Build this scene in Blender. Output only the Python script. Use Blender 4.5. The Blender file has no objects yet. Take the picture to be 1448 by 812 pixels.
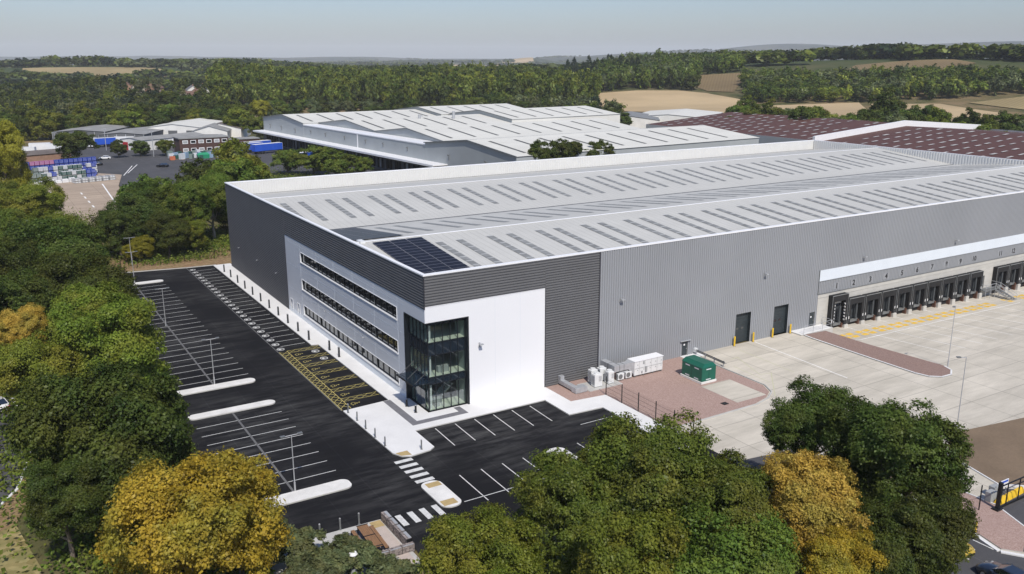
import bpy, bmesh, math, random
import numpy as np
from mathutils import Vector, Matrix
R_ = math.radians
random.seed(7)
S = bpy.context.scene
COL = S.collection
# ------------------------------------------------------------------ camera
F_PX, YAW, PIT, ROL = 1248.75, 1.02425536, 0.25608076, 0.00157103
CAMP = Vector((-39.974, -84.122, 39.106))
fw = Vector((math.cos(PIT)*math.cos(YAW), math.cos(PIT)*math.sin(YAW), -math.sin(PIT)))
rt = Vector((math.sin(YAW), -math.cos(YAW), 0)); dn = fw.cross(rt)
r2 = rt*math.cos(ROL)+dn*math.sin(ROL); d2 = -rt*math.sin(ROL)+dn*math.cos(ROL)
cd = bpy.data.cameras.new('camera'); cam = bpy.data.objects.new('camera', cd); COL.objects.link(cam)
M = Matrix.Identity(4)
for i in range(3):
    M[i][0] = r2[i]; M[i][1] = -d2[i]; M[i][2] = -fw[i]; M[i][3] = CAMP[i]
cam.matrix_world = M
cd.sensor_width = 36; cd.lens = 36*F_PX/1448; cd.clip_start = 1; cd.clip_end = 60000
S.camera = cam
# ------------------------------------------------------------------ light
SUN_EL, SUN_D = 50.0, 14.0           # elevation; degrees the sun stands on the -x side of -y
tosun = Vector((-math.sin(R_(SUN_D))*math.cos(R_(SUN_EL)), -math.cos(R_(SUN_D))*math.cos(R_(SUN_EL)), math.sin(R_(SUN_EL))))
sl = bpy.data.lights.new('sun', 'SUN'); sl.energy = 3.9; sl.angle = R_(0.55); sl.color = (1, .945, .86)
so = bpy.data.objects.new('sun', sl); COL.objects.link(so)
so.rotation_euler = tosun.to_track_quat('Z', 'Y').to_euler(); so.location = (0, 0, 300)
W = bpy.data.worlds.new('World'); S.world = W; W.use_nodes = True
nt = W.node_tree; nt.nodes.clear()
sky = nt.nodes.new('ShaderNodeTexSky'); sky.sky_type = 'NISHITA'; sky.sun_disc = False
sky.sun_elevation = R_(SUN_EL); sky.sun_rotation = R_(180+SUN_D); sky.dust_density = 1.0; sky.air_density = 1.0; sky.ozone_density = 5.0
bg = nt.nodes.new('ShaderNodeBackground'); bg.inputs[1].default_value = 0.113
wo = nt.nodes.new('ShaderNodeOutputWorld')
tint = nt.nodes.new('ShaderNodeMix'); tint.data_type = 'RGBA'; tint.blend_type = 'MULTIPLY'; tint.inputs[0].default_value = 1; tint.inputs[7].default_value = (.955, .935, 1.015, 1)
nt.links.new(sky.outputs[0], tint.inputs[6]); nt.links.new(tint.outputs[2], bg.inputs[0]); nt.links.new(bg.outputs[0], wo.inputs[0])
S.view_settings.view_transform = 'Standard'; S.view_settings.look = 'None'
S.view_settings.exposure = 0.0; S.view_settings.gamma = 1
S.render.engine = 'CYCLES'
S.cycles.max_bounces = 6; S.cycles.diffuse_bounces = 3; S.cycles.glossy_bounces = 3
S.cycles.transparent_max_bounces = 12; S.cycles.transmission_bounces = 4; S.cycles.volume_bounces = 0
S.cycles.caustics_reflective = False; S.cycles.caustics_refractive = False
S.cycles.use_denoising = True
# ------------------------------------------------------------------ materials
def new_mat(name):
    m = bpy.data.materials.new(name); m.use_nodes = True
    n = m.node_tree; b = n.nodes['Principled BSDF']
    return m, n, b
def N(n, t, **k):
    x = n.nodes.new(t)
    for a, v in k.items():
        if hasattr(x, a): setattr(x, a, v)
    return x
def L(n, a, b): n.links.new(a, b)
def rgb(c): return (c[0], c[1], c[2], 1)
def noise(n, vec, scale, detail=4, rough=.55):
    t = N(n, 'ShaderNodeTexNoise'); t.inputs['Scale'].default_value = scale
    t.inputs['Detail'].default_value = detail; t.inputs['Roughness'].default_value = rough
    L(n, vec, t.inputs['Vector']); return t.outputs['Fac']
def ramp(n, fac, a, b, ca, cb):
    r = N(n, 'ShaderNodeValToRGB'); r.color_ramp.elements[0].position = a; r.color_ramp.elements[1].position = b
    r.color_ramp.elements[0].color = rgb(ca) if len(ca) == 3 else ca; r.color_ramp.elements[1].color = rgb(cb) if len(cb) == 3 else cb
    L(n, fac, r.inputs[0]); return r.outputs[0]
def mix(n, fac, a, b, mode='MIX'):
    m = N(n, 'ShaderNodeMix', data_type='RGBA', blend_type=mode)
    if isinstance(fac, (int, float)): m.inputs[0].default_value = fac
    else: L(n, fac, m.inputs[0])
    for i, v in ((6, a), (7, b)):
        if isinstance(v, (tuple, list)): m.inputs[i].default_value = rgb(v)
        else: L(n, v, m.inputs[i])
    return m.outputs[2]
def coords(n, which='Object', scale=None, rot=None):
    c = N(n, 'ShaderNodeTexCoord'); o = c.outputs[which]
    if scale or rot:
        mp = N(n, 'ShaderNodeMapping')
        if scale: mp.inputs['Scale'].default_value = scale
        if rot: mp.inputs['Rotation'].default_value = rot
        L(n, o, mp.inputs[0]); o = mp.outputs[0]
    return o
def mat(name, c, rough=.6, metal=0., var=.12, scale=.6, stretch=None, spec=.4, bump=0., fine=0., finescale=8.):
    """plain weathered surface: base colour varied by broad and fine noise"""
    m, n, b = new_mat(name)
    v = coords(n, 'Object', stretch)
    f1 = noise(n, v, scale, 5)
    lo = tuple(x*(1-var) for x in c); hi = tuple(min(1, x*(1+var)) for x in c)
    col = ramp(n, f1, .3, .7, lo, hi)
    if fine:
        f2 = noise(n, v, finescale, 3, .7)
        col = mix(n, 1., col, ramp(n, f2, .25, .75, (1-fine,)*3, (1+0*fine,)*3), 'MULTIPLY')
    L(n, col, b.inputs['Base Color'])
    b.inputs['Roughness'].default_value = rough; b.inputs['Metallic'].default_value = metal
    b.inputs['Specular IOR Level'].default_value = spec
    if bump:
        bp = N(n, 'ShaderNodeBump'); bp.inputs['Strength'].default_value = bump; bp.inputs['Distance'].default_value = .02
        L(n, noise(n, v, finescale, 3, .7), bp.inputs['Height']); L(n, bp.outputs[0], b.inputs['Normal'])
    return m
MT = {}
MT['dark_clad'] = mat('dark cladding', (.14, .14, .143), .7, 0, .05, .3, spec=.06)
MT['navy_clad'] = mat('dark cladding trim', (.05, .05, .06), .5, .1)
MT['grey_clad'] = mat('grey cladding', (.30, .31, .325), .55, 0, .05, .08, spec=.3)
MT['silver'] = mat('shade-toned flat panel', (.66, .68, .71), .5, 0, .03, .15, spec=.4)  # greyer copy of the white panel, with the gable's shade in its colour
MT['white_panel'] = mat('white flat panel', (.83, .83, .84), .35, 0, .015, .1)
MT['white_trim'] = mat('white trim', (.86, .86, .86), .4, 0, .03, 1.)
MT['pale_band'] = mat('pale band cladding', (.70, .75, .80), .4, 0, .03, .4)
MT['lining'] = mat('parapet lining sheet', (.66, .655, .63), .7, 0, .03, .4)
MT['red_rooflight'] = mat('weathered rooflight', (.50, .48, .46), .7, 0, .35, .12)
MT['precast'] = mat('precast concrete wall', (.56, .54, .49), .85, 0, .09, .5, stretch=(1, 1, 3), fine=.12)
MT['dock_black'] = mat('black dock fabric', (.018, .018, .019), .75, 0, .2)
MT['dock_grey'] = mat('grey dock door', (.055, .062, .068), .5, 0, .1)
MT['dock_edge'] = mat('galvanised edge', (.30, .31, .31), .5, .2)
MT['rust'] = mat('rusty buffer plate', (.12, .06, .04), .8, 0, .3, 3)
MT['door_grey'] = mat('anthracite door', (.035, .045, .05), .45, 0, .1)
MT['frame'] = mat('dark window frame', (.012, .015, .02), .35, 0, .1, spec=.6)
MT['galv'] = mat('galvanised steel', (.46, .47, .48), .5, .3, .12, 2)
MT['galv_d'] = mat('weathered steel', (.22, .23, .23), .5, .4, .15, 2)
MT['yellow'] = mat('yellow paint', (.78, .50, .03), .5, 0, .1, 2)
MT['black_metal'] = mat('black metal', (.012, .012, .013), .4, 0, .2, 2)
MT['white_unit'] = mat('white plant casing', (.72, .73, .72), .45, 0, .05, 1.5)
MT['green_cab'] = mat('green cabinet paint', (.008, .115, .075), .38, 0, .1, 1.)
MT['concrete'] = mat('kerb concrete', (.52, .51, .48), .9, 0, .10, .7, fine=.12, finescale=14)
MT['pavement'] = mat('pale pavement', (.76, .755, .74), .9, 0, .05, .4, fine=.08, finescale=6)
MT['island'] = mat('white kerb island', (.78, .765, .73), .9, 0, .10, .8, fine=.14, finescale=9)
MT['dark_paving'] = mat('grey block paving', (.20, .20, .215), .9, 0, .12, 2, fine=.25, finescale=20)
MT['tactile'] = mat('buff tactile paving', (.50, .37, .17), .9, 0, .1, 3, fine=.2, finescale=20)
MT['pink_path'] = mat('pale pink path', (.55, .47, .42), .9, 0, .08, 1, fine=.15)
MT['white_line'] = mat('white road paint', (.70, .70, .68), .8, 0, .16, 2.5, fine=.2, finescale=9)
MT['grey_line'] = mat('grey drainage channel', (.14, .14, .14), .8, 0, .2, 3)
MT['worn_line'] = mat('worn white paint', (.82, .81, .78), .8, 0, .12, 2)
MT['yellow_line'] = mat('yellow road paint', (.50, .42, .14), .8, 0, .25, 3)
MT['faint_yellow'] = mat('faint yellow paint', (.53, .52, .34), .9, 0, .08, 1)
MT['yellow_hatch'] = mat('yellow dock paint', (.86, .55, .08), .8, 0, .15, 2)
MT['brown_slab'] = mat('brown road base', (.215, .155, .10), .9, 0, .14, .25, fine=.2, finescale=3)
MT['wood'] = mat('oiled timber', (.27, .15, .075), .6, 0, .2, 1.5, stretch=(9, 1, 1))
MT['bark'] = mat('bark', (.16, .13, .10), .9, 0, .3, 2, stretch=(1, 1, .3))
MT['bark_pale'] = mat('pale bark', (.36, .33, .28), .9, 0, .25, 2, stretch=(1, 1, .3))
MT['tyre'] = mat('tyre rubber', (.015, .015, .015), .8)
MT['rim'] = mat('alloy rim', (.45, .45, .46), .3, .8)
MT['blue_tarp'] = mat('blue trailer side', (.02, .09, .52), .5, 0, .08, .6)
MT['white_box'] = mat('white box body', (.75, .76, .77), .5, 0, .05)
MT['shed_roof'] = mat('fibre cement roof', (.30, .30, .29), .9, 0, .16, .25, fine=.15, finescale=2)
MT['shed_roof_b'] = mat('brown cement roof', (.165, .14, .125), .9, 0, .2, .2, fine=.2, finescale=2)
MT['shed_wall'] = mat('rendered shed wall', (.74, .73, .69), .85, 0, .08, .3)
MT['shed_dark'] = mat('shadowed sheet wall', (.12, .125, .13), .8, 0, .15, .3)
MT['complex_wall'] = mat('pale grey sheet wall', (.40, .425, .43), .6, .1, .07, .12)
MT['complex_white'] = mat('cream sheet wall', (.74, .73, .68), .6, 0, .04, .2)
MT['red_door'] = mat('red shutter', (.42, .02, .03), .5)
MT['red_tarp'] = mat('orange pallet wrap', (.5, .14, .07), .6)
MT['green_skip'] = mat('green skip paint', (.02, .26, .13), .6)
MT['office_brick'] = mat('dark office brick', (.085, .045, .038), .9, 0, .15, .8)
MT['house_wall'] = mat('house brick', (.33, .20, .14), .9, 0, .15, .8)
MT['house_render'] = mat('cream render', (.62, .57, .47), .9, 0, .08, .5)
MT['house_roof'] = mat('clay tile roof', (.20, .12, .09), .9, 0, .2, .6)
MT['slate'] = mat('slate roof', (.17, .17, .18), .8, 0, .2, .6)
MT['car_white'] = mat('white car paint', (.75, .75, .75), .3)
MT['car_black'] = mat('black car paint', (.01, .01, .012), .2)
MT['cloud_grey'] = mat('grey plastic', (.35, .36, .36), .6)

def car_paint(name, c):
    m, n, b = new_mat(name)
    b.inputs['Base Color'].default_value = rgb(c); b.inputs['Roughness'].default_value = .28
    b.inputs['Metallic'].default_value = .35; b.inputs['Coat Weight'].default_value = 1.; b.inputs['Coat Roughness'].default_value = .04
    return m
MT['car_navy'] = car_paint('navy car paint', (.025, .038, .065))
MT['car_yellow'] = car_paint('yellow car paint', (.72, .47, .03))

def glass_mat(name, base, refl=.25, rough=.04):
    m, n, b = new_mat(name)
    b.inputs['Base Color'].default_value = rgb(base); b.inputs['Roughness'].default_value = rough
    g = N(n, 'ShaderNodeBsdfGlossy'); g.inputs['Color'].default_value = (.85, .9, .95, 1); g.inputs['Roughness'].default_value = rough
    # panes are never perfectly flat: slow waviness of the reflection
    bp = N(n, 'ShaderNodeBump'); bp.inputs['Strength'].default_value = .06; bp.inputs['Distance'].default_value = .05
    L(n, noise(n, coords(n), .9, 1), bp.inputs['Height']); L(n, bp.outputs[0], g.inputs['Normal'])
    ms = N(n, 'ShaderNodeMixShader'); ms.inputs[0].default_value = refl
    out = n.nodes['Material Output']
    L(n, b.outputs[0], ms.inputs[1]); L(n, g.outputs[0], ms.inputs[2]); L(n, ms.outputs[0], out.inputs[0])
    return m
MT['glass'] = glass_mat('dark coated glass', (.006, .009, .011), .14)
MT['glass_car'] = glass_mat('car glass', (.006, .010, .012), .18)
MT['spandrel'] = glass_mat('spandrel glass', (.012, .02, .03), .12)
def clear_glass(name):
    m, n, b = new_mat(name)
    t = N(n, 'ShaderNodeBsdfTransparent'); t.inputs[0].default_value = (.80, .88, .84, 1)
    g = N(n, 'ShaderNodeBsdfGlossy'); g.inputs['Roughness'].default_value = .02; g.inputs['Color'].default_value = (.9, .95, 1, 1)
    ms = N(n, 'ShaderNodeMixShader'); ms.inputs[0].default_value = .16
    L(n, t.outputs[0], ms.inputs[1]); L(n, g.outputs[0], ms.inputs[2]); L(n, ms.outputs[0], n.nodes['Material Output'].inputs[0])
    return m
MT['clear_glass'] = clear_glass('tinted clear glass')
MT['int_floor'] = mat('office floor', (.62, .64, .55), .6)
MT['int_wall'] = mat('office wall', (.30, .34, .33), .8)

def roof_mat(name, c, pitch=1.0, axis=0, depth=.16):
    """standing seam sheets running down the slope"""
    m, n, b = new_mat(name); v = coords(n)
    sx = N(n, 'ShaderNodeSeparateXYZ'); L(n, v, sx.inputs[0])
    a = N(n, 'ShaderNodeMath', operation='MULTIPLY'); L(n, sx.outputs[axis], a.inputs[0]); a.inputs[1].default_value = 1/pitch
    fr = N(n, 'ShaderNodeMath', operation='FRACT'); L(n, a.outputs[0], fr.inputs[0])
    seam = ramp(n, fr.outputs[0], .0, .14, (1-depth,)*3, (1, 1, 1))
    f = noise(n, coords(n, 'Object', (.25, 2.2, 1) if axis == 0 else (2.2, .25, 1)), .06, 6, .6)
    col = ramp(n, f, .3, .72, tuple(x*.93 for x in c), tuple(min(1, x*1.05) for x in c))
    st = ramp(n, noise(n, coords(n, 'Object', (1.5, .12, 1) if axis == 0 else (.12, 1.5, 1)), 1.2, 4, .7), .35, .7, (.93,)*3, (1,)*3)
    col = mix(n, 1., mix(n, 1., col, seam, 'MULTIPLY'), st, 'MULTIPLY')
    L(n, col, b.inputs['Base Color']); b.inputs['Roughness'].default_value = .7; b.inputs['Specular IOR Level'].default_value = .25
    return m
MT['roof'] = roof_mat('grey standing seam roof', (.545, .54, .505), 1.0, 0, .22)
MT['roof_white'] = roof_mat('white sheet roof', (.68, .67, .61), 1.0, 0, .08)
MT['roof_red'] = roof_mat('dark red sheet roof', (.115, .055, .044), 1.1, 0, .12)
MT['rooflight'] = mat('grp rooflight', (.235, .24, .235), .6, 0, .2, .8, spec=.2)
MT['rooflight_joint'] = mat('rooflight joint', (.50, .51, .50), .6)
MT['rooflight_dark'] = mat('old rooflight', (.13, .13, .12), .6, 0, .2, .5)
MT['solar'] = glass_mat('solar glass', (.010, .009, .014), .015, .3)
MT['solar'].node_tree.nodes['Principled BSDF'].inputs['Specular IOR Level'].default_value = .08
MT['solar_frame'] = mat('solar frame', (.24, .24, .27), .5, .0)
MT['solar_cell'] = mat('solar busbar', (.10, .10, .13), .4, .2)

def ground_mat():
    m, n, b = new_mat('countryside ground'); v = coords(n)
    f1 = noise(n, v, .04, 6); f2 = noise(n, v, .9, 4, .7)
    near = ramp(n, f1, .35, .62, (.075, .085, .03), (.25, .18, .10))
    near = mix(n, .5, near, ramp(n, f2, .3, .7, (.5,)*3, (1.2,)*3), 'MULTIPLY')
    vor = N(n, 'ShaderNodeTexVoronoi'); vor.inputs['Scale'].default_value = .0036; vor.feature = 'F1'
    wv = N(n, 'ShaderNodeMapping'); wv.inputs['Scale'].default_value = (1, .6, 1); wv.inputs['Rotation'].default_value = (0, 0, .5)
    L(n, v, wv.inputs[0]); L(n, wv.outputs[0], vor.inputs['Vector'])
    cr = N(n, 'ShaderNodeValToRGB'); cr.color_ramp.interpolation = 'CONSTANT'
    el = cr.color_ramp.elements; el[0].position = 0; el[0].color = (.055, .075, .03, 1)
    el[1].position = .52; el[1].color = (.26, .20, .12, 1)
    for p_, c_ in ((.58, (.09, .11, .04, 1)), (.70, (.13, .12, .07, 1)), (.78, (.05, .07, .03, 1)), (.95, (.36, .27, .15, 1))):
        e = el.new(p_); e.color = c_
    L(n, vor.outputs['Color'], cr.inputs[0])
    geo = N(n, 'ShaderNodeNewGeometry'); ln = N(n, 'ShaderNodeVectorMath', operation='LENGTH'); L(n, v, ln.inputs[0])
    far = N(n, 'ShaderNodeMapRange'); far.inputs[1].default_value = 620; far.inputs[2].default_value = 900; L(n, ln.outputs['Value'], far.inputs[0])
    vf = N(n, 'ShaderNodeMapRange'); vf.inputs[1].default_value = 2600; vf.inputs[2].default_value = 6500; L(n, ln.outputs['Value'], vf.inputs[0])
    woodc = ramp(n, noise(n, v, .0022, 6, .7), .44, .62, (.022, .034, .022), (.09, .09, .06))
    L(n, mix(n, vf.outputs[0], mix(n, far.outputs[0], near, cr.outputs[0]), woodc), b.inputs['Base Color'])
    b.inputs['Roughness'].default_value = .95; b.inputs['Specular IOR Level'].default_value = .1
    return m
MT['ground'] = ground_mat()
def asphalt_mat(name, base, dust, amt=.5):
    m, n, b = new_mat(name); v = coords(n)
    f = noise(n, v, .11, 7, .62); g = noise(n, coords(n, 'Object', (.5, 2.5, 1), (0, 0, .9)), .35, 6, .7); h = noise(n, v, 14, 2, .8)
    lo = ramp(n, f, .35, .75, base, tuple(x*1.35 for x in base))
    dm = ramp(n, g, .42, .82, (0, 0, 0), (amt,)*3)
    dm = mix(n, 1., dm, ramp(n, noise(n, v, .06, 4), .40, .66, (0, 0, 0), (1, 1, 1)), 'MULTIPLY')
    col = mix(n, dm, lo, dust)
    col = mix(n, 1., col, ramp(n, h, .3, .7, (.85,)*3, (1.1,)*3), 'MULTIPLY')
    # asphalt lanes are laid in strips: faint lengthwise joints
    sx = N(n, 'ShaderNodeSeparateXYZ'); L(n, v, sx.inputs[0])
    a = N(n, 'ShaderNodeMath', operation='MULTIPLY'); L(n, sx.outputs[0], a.inputs[0]); a.inputs[1].default_value = 1/4.1
    fr = N(n, 'ShaderNodeMath', operation='FRACT'); L(n, a.outputs[0], fr.inputs[0])
    col = mix(n, 1., col, ramp(n, fr.outputs[0], 0, .03, (1.5, 1.5, 1.5), (1, 1, 1)), 'MULTIPLY')
    L(n, col, b.inputs['Base Color']); b.inputs['Roughness'].default_value = .9; b.inputs['Specular IOR Level'].default_value = .12
    return m
MT['asphalt'] = asphalt_mat('fresh asphalt', (.0105, .0105, .0122), (.12, .12, .117), .95)
MT['asphalt_old'] = asphalt_mat('worn asphalt', (.075, .075, .08), (.15, .145, .14), .5)
def yard_mat(name, c, bw=6.2, rot=0):
    m, n, b = new_mat(name); v = coords(n)
    br = N(n, 'ShaderNodeTexBrick'); br.offset = 0; br.squash = 1
    mp = N(n, 'ShaderNodeMapping'); mp.inputs['Rotation'].default_value = (0, 0, rot); L(n, v, mp.inputs[0]); L(n, mp.outputs[0], br.inputs['Vector'])
    br.inputs['Scale'].default_value = 1; br.inputs['Brick Width'].default_value = bw; br.inputs['Row Height'].default_value = bw*.8
    br.inputs['Mortar Size'].default_value = .05; br.inputs['Color1'].default_value = rgb(c); br.inputs['Color2'].default_value = rgb(tuple(x*.93 for x in c))
    br.inputs['Mortar'].default_value = rgb(tuple(x*.62 for x in c))
    st = ramp(n, noise(n, coords(n, 'Object', (.35, 1.6, 1), (0, 0, -.5)), .33, 7, .66), .35, .66, (.80, .80, .79), (1.05,)*3)
    s2 = ramp(n, noise(n, v, .07, 5), .35, .65, (.90,)*3, (1.03,)*3)
    s3 = ramp(n, noise(n, coords(n, 'Object', (.12, 3., 1), (0, 0, .25)), .6, 5, .7), .58, .75, (1,)*3, (.84, .84, .82))
    col = mix(n, 1., mix(n, 1., mix(n, 1., br.outputs[0], st, 'MULTIPLY'), s2, 'MULTIPLY'), s3, 'MULTIPLY')
    L(n, col, b.inputs['Base Color']); b.inputs['Roughness'].default_value = .88; b.inputs['Specular IOR Level'].default_value = .2
    return m
MT['yard'] = yard_mat('concrete yard', (.64, .59, .50))
MT['old_yard'] = yard_mat('old concrete yard', (.46, .365, .28), 9)
def grain_mat(name, ca, cb, cc, scale, bump=.4):
    m, n, b = new_mat(name); v = coords(n)
    vo = N(n, 'ShaderNodeTexVoronoi'); vo.inputs['Scale'].default_value = scale; L(n, v, vo.inputs['Vector'])
    col = ramp(n, vo.outputs['Color'], .1, .9, ca, cb)
    col = mix(n, ramp(n, noise(n, v, .5, 5), .35, .7, (0,)*3, (.6,)*3), col, cc)
    L(n, col, b.inputs['Base Color']); b.inputs['Roughness'].default_value = .95; b.inputs['Specular IOR Level'].default_value = .15
    bp = N(n, 'ShaderNodeBump'); bp.inputs['Strength'].default_value = bump; bp.inputs['Distance'].default_value = .04
    L(n, vo.outputs['Distance'], bp.inputs['Height']); L(n, bp.outputs[0], b.inputs['Normal'])
    return m
MT['gravel'] = grain_mat('pink gravel', (.30, .20, .165), (.47, .345, .30), (.37, .26, .225), 11, .25)
MT['brick_strip'] = grain_mat('brick strip', (.22, .145, .12), (.33, .235, .20), (.27, .19, .165), 9, .25)
MT['gabion'] = grain_mat('gabion stone', (.07, .06, .06), (.46, .40, .37), (.22, .19, .18), 7, .9)
MT['verge'] = grain_mat('bark mulch verge', (.17, .10, .055), (.36, .24, .14), (.24, .20, .09), 2.5)
MT['dry_grass'] = grain_mat('dry grass', (.20, .16, .06), (.42, .34, .16), (.13, .15, .05), 1.6)
def field_mat(name, c, c2, rot, w=.14):
    m, n, b = new_mat(name); v = coords(n, 'Object', None, (0, 0, rot))
    wv = N(n, 'ShaderNodeTexWave'); wv.inputs['Scale'].default_value = w; wv.inputs['Distortion'].default_value = 1.2; wv.inputs['Detail'].default_value = 3
    wv.inputs['Detail Scale'].default_value = .3
    L(n, v, wv.inputs['Vector'])
    col = mix(n, ramp(n, wv.outputs['Fac'], .2, .8, (0,)*3, (.5,)*3), c, c2)
    col = mix(n, 1., col, ramp(n, noise(n, coords(n), .012, 5), .35, .65, (.82,)*3, (1.08,)*3), 'MULTIPLY')
    L(n, col, b.inputs['Base Color']); b.inputs['Roughness'].default_value = .95; b.inputs['Specular IOR Level'].default_value = .1
    return m
MT['field_gold'] = field_mat('stubble field', (.52, .40, .24), (.38, .27, .15), .25, .10)
MT['field_brown'] = field_mat('ploughed field', (.235, .175, .095), (.18, .13, .07), .8, .12)
MT['field_tan'] = field_mat('dry meadow', (.36, .285, .15), (.27, .21, .105), 1.3, .1)
def leaf_mat(name, dark, light, hue=.03, trans=.30, alt=None):
    m, n, b = new_mat(name)
    at = N(n, 'ShaderNodeAttribute'); at.attribute_name = 'v'
    oi = N(n, 'ShaderNodeObjectInfo')
    col = ramp(n, at.outputs['Fac'], .05, .95, dark, light)
    if alt: col = mix(n, ramp(n, noise(n, coords(n), .30, 4, .6), .42, .64, (0,)*3, (.70,)*3), col, mix(n, 1., ramp(n, at.outputs['Fac'], 0, 1, (.45,)*3, (1.25,)*3), alt, 'MULTIPLY'))
    hs = N(n, 'ShaderNodeHueSaturation')
    mr = N(n, 'ShaderNodeMapRange'); mr.inputs[3].default_value = .5-hue; mr.inputs[4].default_value = .5+hue*.2; L(n, oi.outputs['Random'], mr.inputs[0])
    mv = N(n, 'ShaderNodeMapRange'); mv.inputs[3].default_value = .82; mv.inputs[4].default_value = 1.15; L(n, oi.outputs['Random'], mv.inputs[0])
    L(n, mr.outputs[0], hs.inputs['Hue']); L(n, mv.outputs[0], hs.inputs['Value']); L(n, col, hs.inputs['Color'])
    d = N(n, 'ShaderNodeBsdfDiffuse'); t = N(n, 'ShaderNodeBsdfTranslucent'); g = N(n, 'ShaderNodeBsdfGlossy')
    g.inputs['Roughness'].default_value = .45; g.inputs['Color'].default_value = (.8, .85, .8, 1)
    L(n, hs.outputs[0], d.inputs[0]); L(n, hs.outputs[0], t.inputs[0])
    a = N(n, 'ShaderNodeMixShader'); a.inputs[0].default_value = trans; L(n, d.outputs[0], a.inputs[1]); L(n, t.outputs[0], a.inputs[2])
    c = N(n, 'ShaderNodeMixShader'); c.inputs[0].default_value = .012; L(n, a.outputs[0], c.inputs[1]); L(n, g.outputs[0], c.inputs[2])
    n.nodes.remove(b); L(n, c.outputs[0], n.nodes['Material Output'].inputs[0])
    return m
LF = {
 'dark': leaf_mat('dark foliage', (.026, .054, .012), (.125, .180, .034), alt=(.115, .125, .025)),
 'mid': leaf_mat('mid green foliage', (.042, .086, .013), (.19, .27, .044), alt=(.20, .21, .035)),
 'light': leaf_mat('light green foliage', (.068, .11, .012), (.25, .32, .045), alt=(.29, .28, .04)),
 'gold': leaf_mat('golden foliage', (.25, .19, .014), (.70, .54, .06), .015, alt=(.30, .33, .05)),
 'amber': leaf_mat('amber foliage', (.28, .18, .025), (.70, .49, .10), .015, alt=(.33, .30, .06)),
 'yellow': leaf_mat('yellow green foliage', (.16, .17, .012), (.42, .40, .05)),
 'deep': leaf_mat('deep evergreen foliage', (.015, .034, .015), (.055, .085, .035)),
 'blue': leaf_mat('grey green foliage', (.06, .09, .04), (.20, .25, .11), alt=(.22, .22, .08)),
}
# ------------------------------------------------------------------ helpers
class MB:
    def __init__(s): s.v = []; s.f = []; s.m = []
    def add(s, vs, fs, m=0):
        o = len(s.v); s.v += [tuple(p) for p in vs]
        s.f += [tuple(i+o for i in f) for f in fs]; s.m += [m]*len(fs); return s
    def quad(s, a, b, c, d, m=0): return s.add([a, b, c, d], [(0, 1, 2, 3)], m)
    def box(s, x0, x1, y0, y1, z0, z1, m=0):
        return s.add([(x0,y0,z0),(x1,y0,z0),(x1,y1,z0),(x0,y1,z0),(x0,y0,z1),(x1,y0,z1),(x1,y1,z1),(x0,y1,z1)],
                     [(3,2,1,0),(4,5,6,7),(0,1,5,4),(1,2,6,5),(2,3,7,6),(3,0,4,7)], m)
    def cyl(s, p, q, r, n=8, m=0, r2=None, cap=True):
        p = Vector(p); q = Vector(q); d = (q-p); r2 = r if r2 is None else r2
        if d.length < 1e-6: return s
        z = d.normalized(); x = z.orthogonal().normalized(); y = z.cross(x)
        vs = []
        for k in range(n):
            a = 2*math.pi*k/n; e = x*math.cos(a)+y*math.sin(a); vs += [p+e*r, q+e*r2]
        fs = [(2*k, 2*((k+1) % n), 2*((k+1) % n)+1, 2*k+1) for k in range(n)]
        if cap: fs += [tuple(2*k for k in range(n))[::-1], tuple(2*k+1 for k in range(n))]
        return s.add(vs, fs, m)
    def prism(s, poly, z0, z1, m=0, ms=None):
        n = len(poly); vs = [(x, y, z0) for x, y in poly]+[(x, y, z1) for x, y in poly]
        s.add(vs, [tuple(range(n, 2*n))], m)
        return s.add(vs, [(k, (k+1) % n, n+(k+1) % n, n+k) for k in range(n)], m if ms is None else ms)
    def sheet(s, poly, z, m=0): return s.add([(x, y, z) for x, y in poly], [tuple(range(len(poly)))], m)
    def build(s, name, mats, parent=None, loc=(0, 0, 0), rz=0, bevel=0, smooth=False):
        me = bpy.data.meshes.new(name); me.from_pydata(s.v, [], s.f)
        if not isinstance(mats, (list, tuple)): mats = [mats]
        for m in mats: me.materials.append(MT[m] if isinstance(m, str) else m)
        if len(mats) > 1: me.polygons.foreach_set('material_index', s.m)
        if smooth: me.polygons.foreach_set('use_smooth', [True]*len(s.f))
        me.update()
        o = bpy.data.objects.new(name, me); COL.objects.link(o); o.location = loc; o.rotation_euler = (0, 0, rz)
        if parent is not None: o.parent = parent
        if bevel:
            b = o.modifiers.new('bevel', 'BEVEL'); b.width = bevel; b.segments = 2; b.limit_method = 'ANGLE'
        return o
def empty(name, label, cat, loc=(0, 0, 0), rz=0, group=None):
    o = bpy.data.objects.new(name, None); COL.objects.link(o); o.location = loc; o.rotation_euler = (0, 0, rz)
    o.empty_display_size = .5
    return tag(o, label, cat, group)
def tag(o, label, cat, group=None):
    o['label'] = label; o['category'] = cat
    if group: o['group'] = group
    return o
def struct(o): o['kind'] = 'structure'; return o
def dup(root, loc, rz=None, label=None, scale=None):
    r = root.copy(); COL.objects.link(r); r.location = loc
    if rz is not None: r.rotation_euler = (0, 0, rz)
    if scale is not None: r.scale = scale
    if label: r['label'] = label
    for ch in list(root.children):
        c = ch.copy(); COL.objects.link(c); c.parent = r
        for g in list(ch.children):
            d = g.copy(); COL.objects.link(d); d.parent = c
    return r
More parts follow.
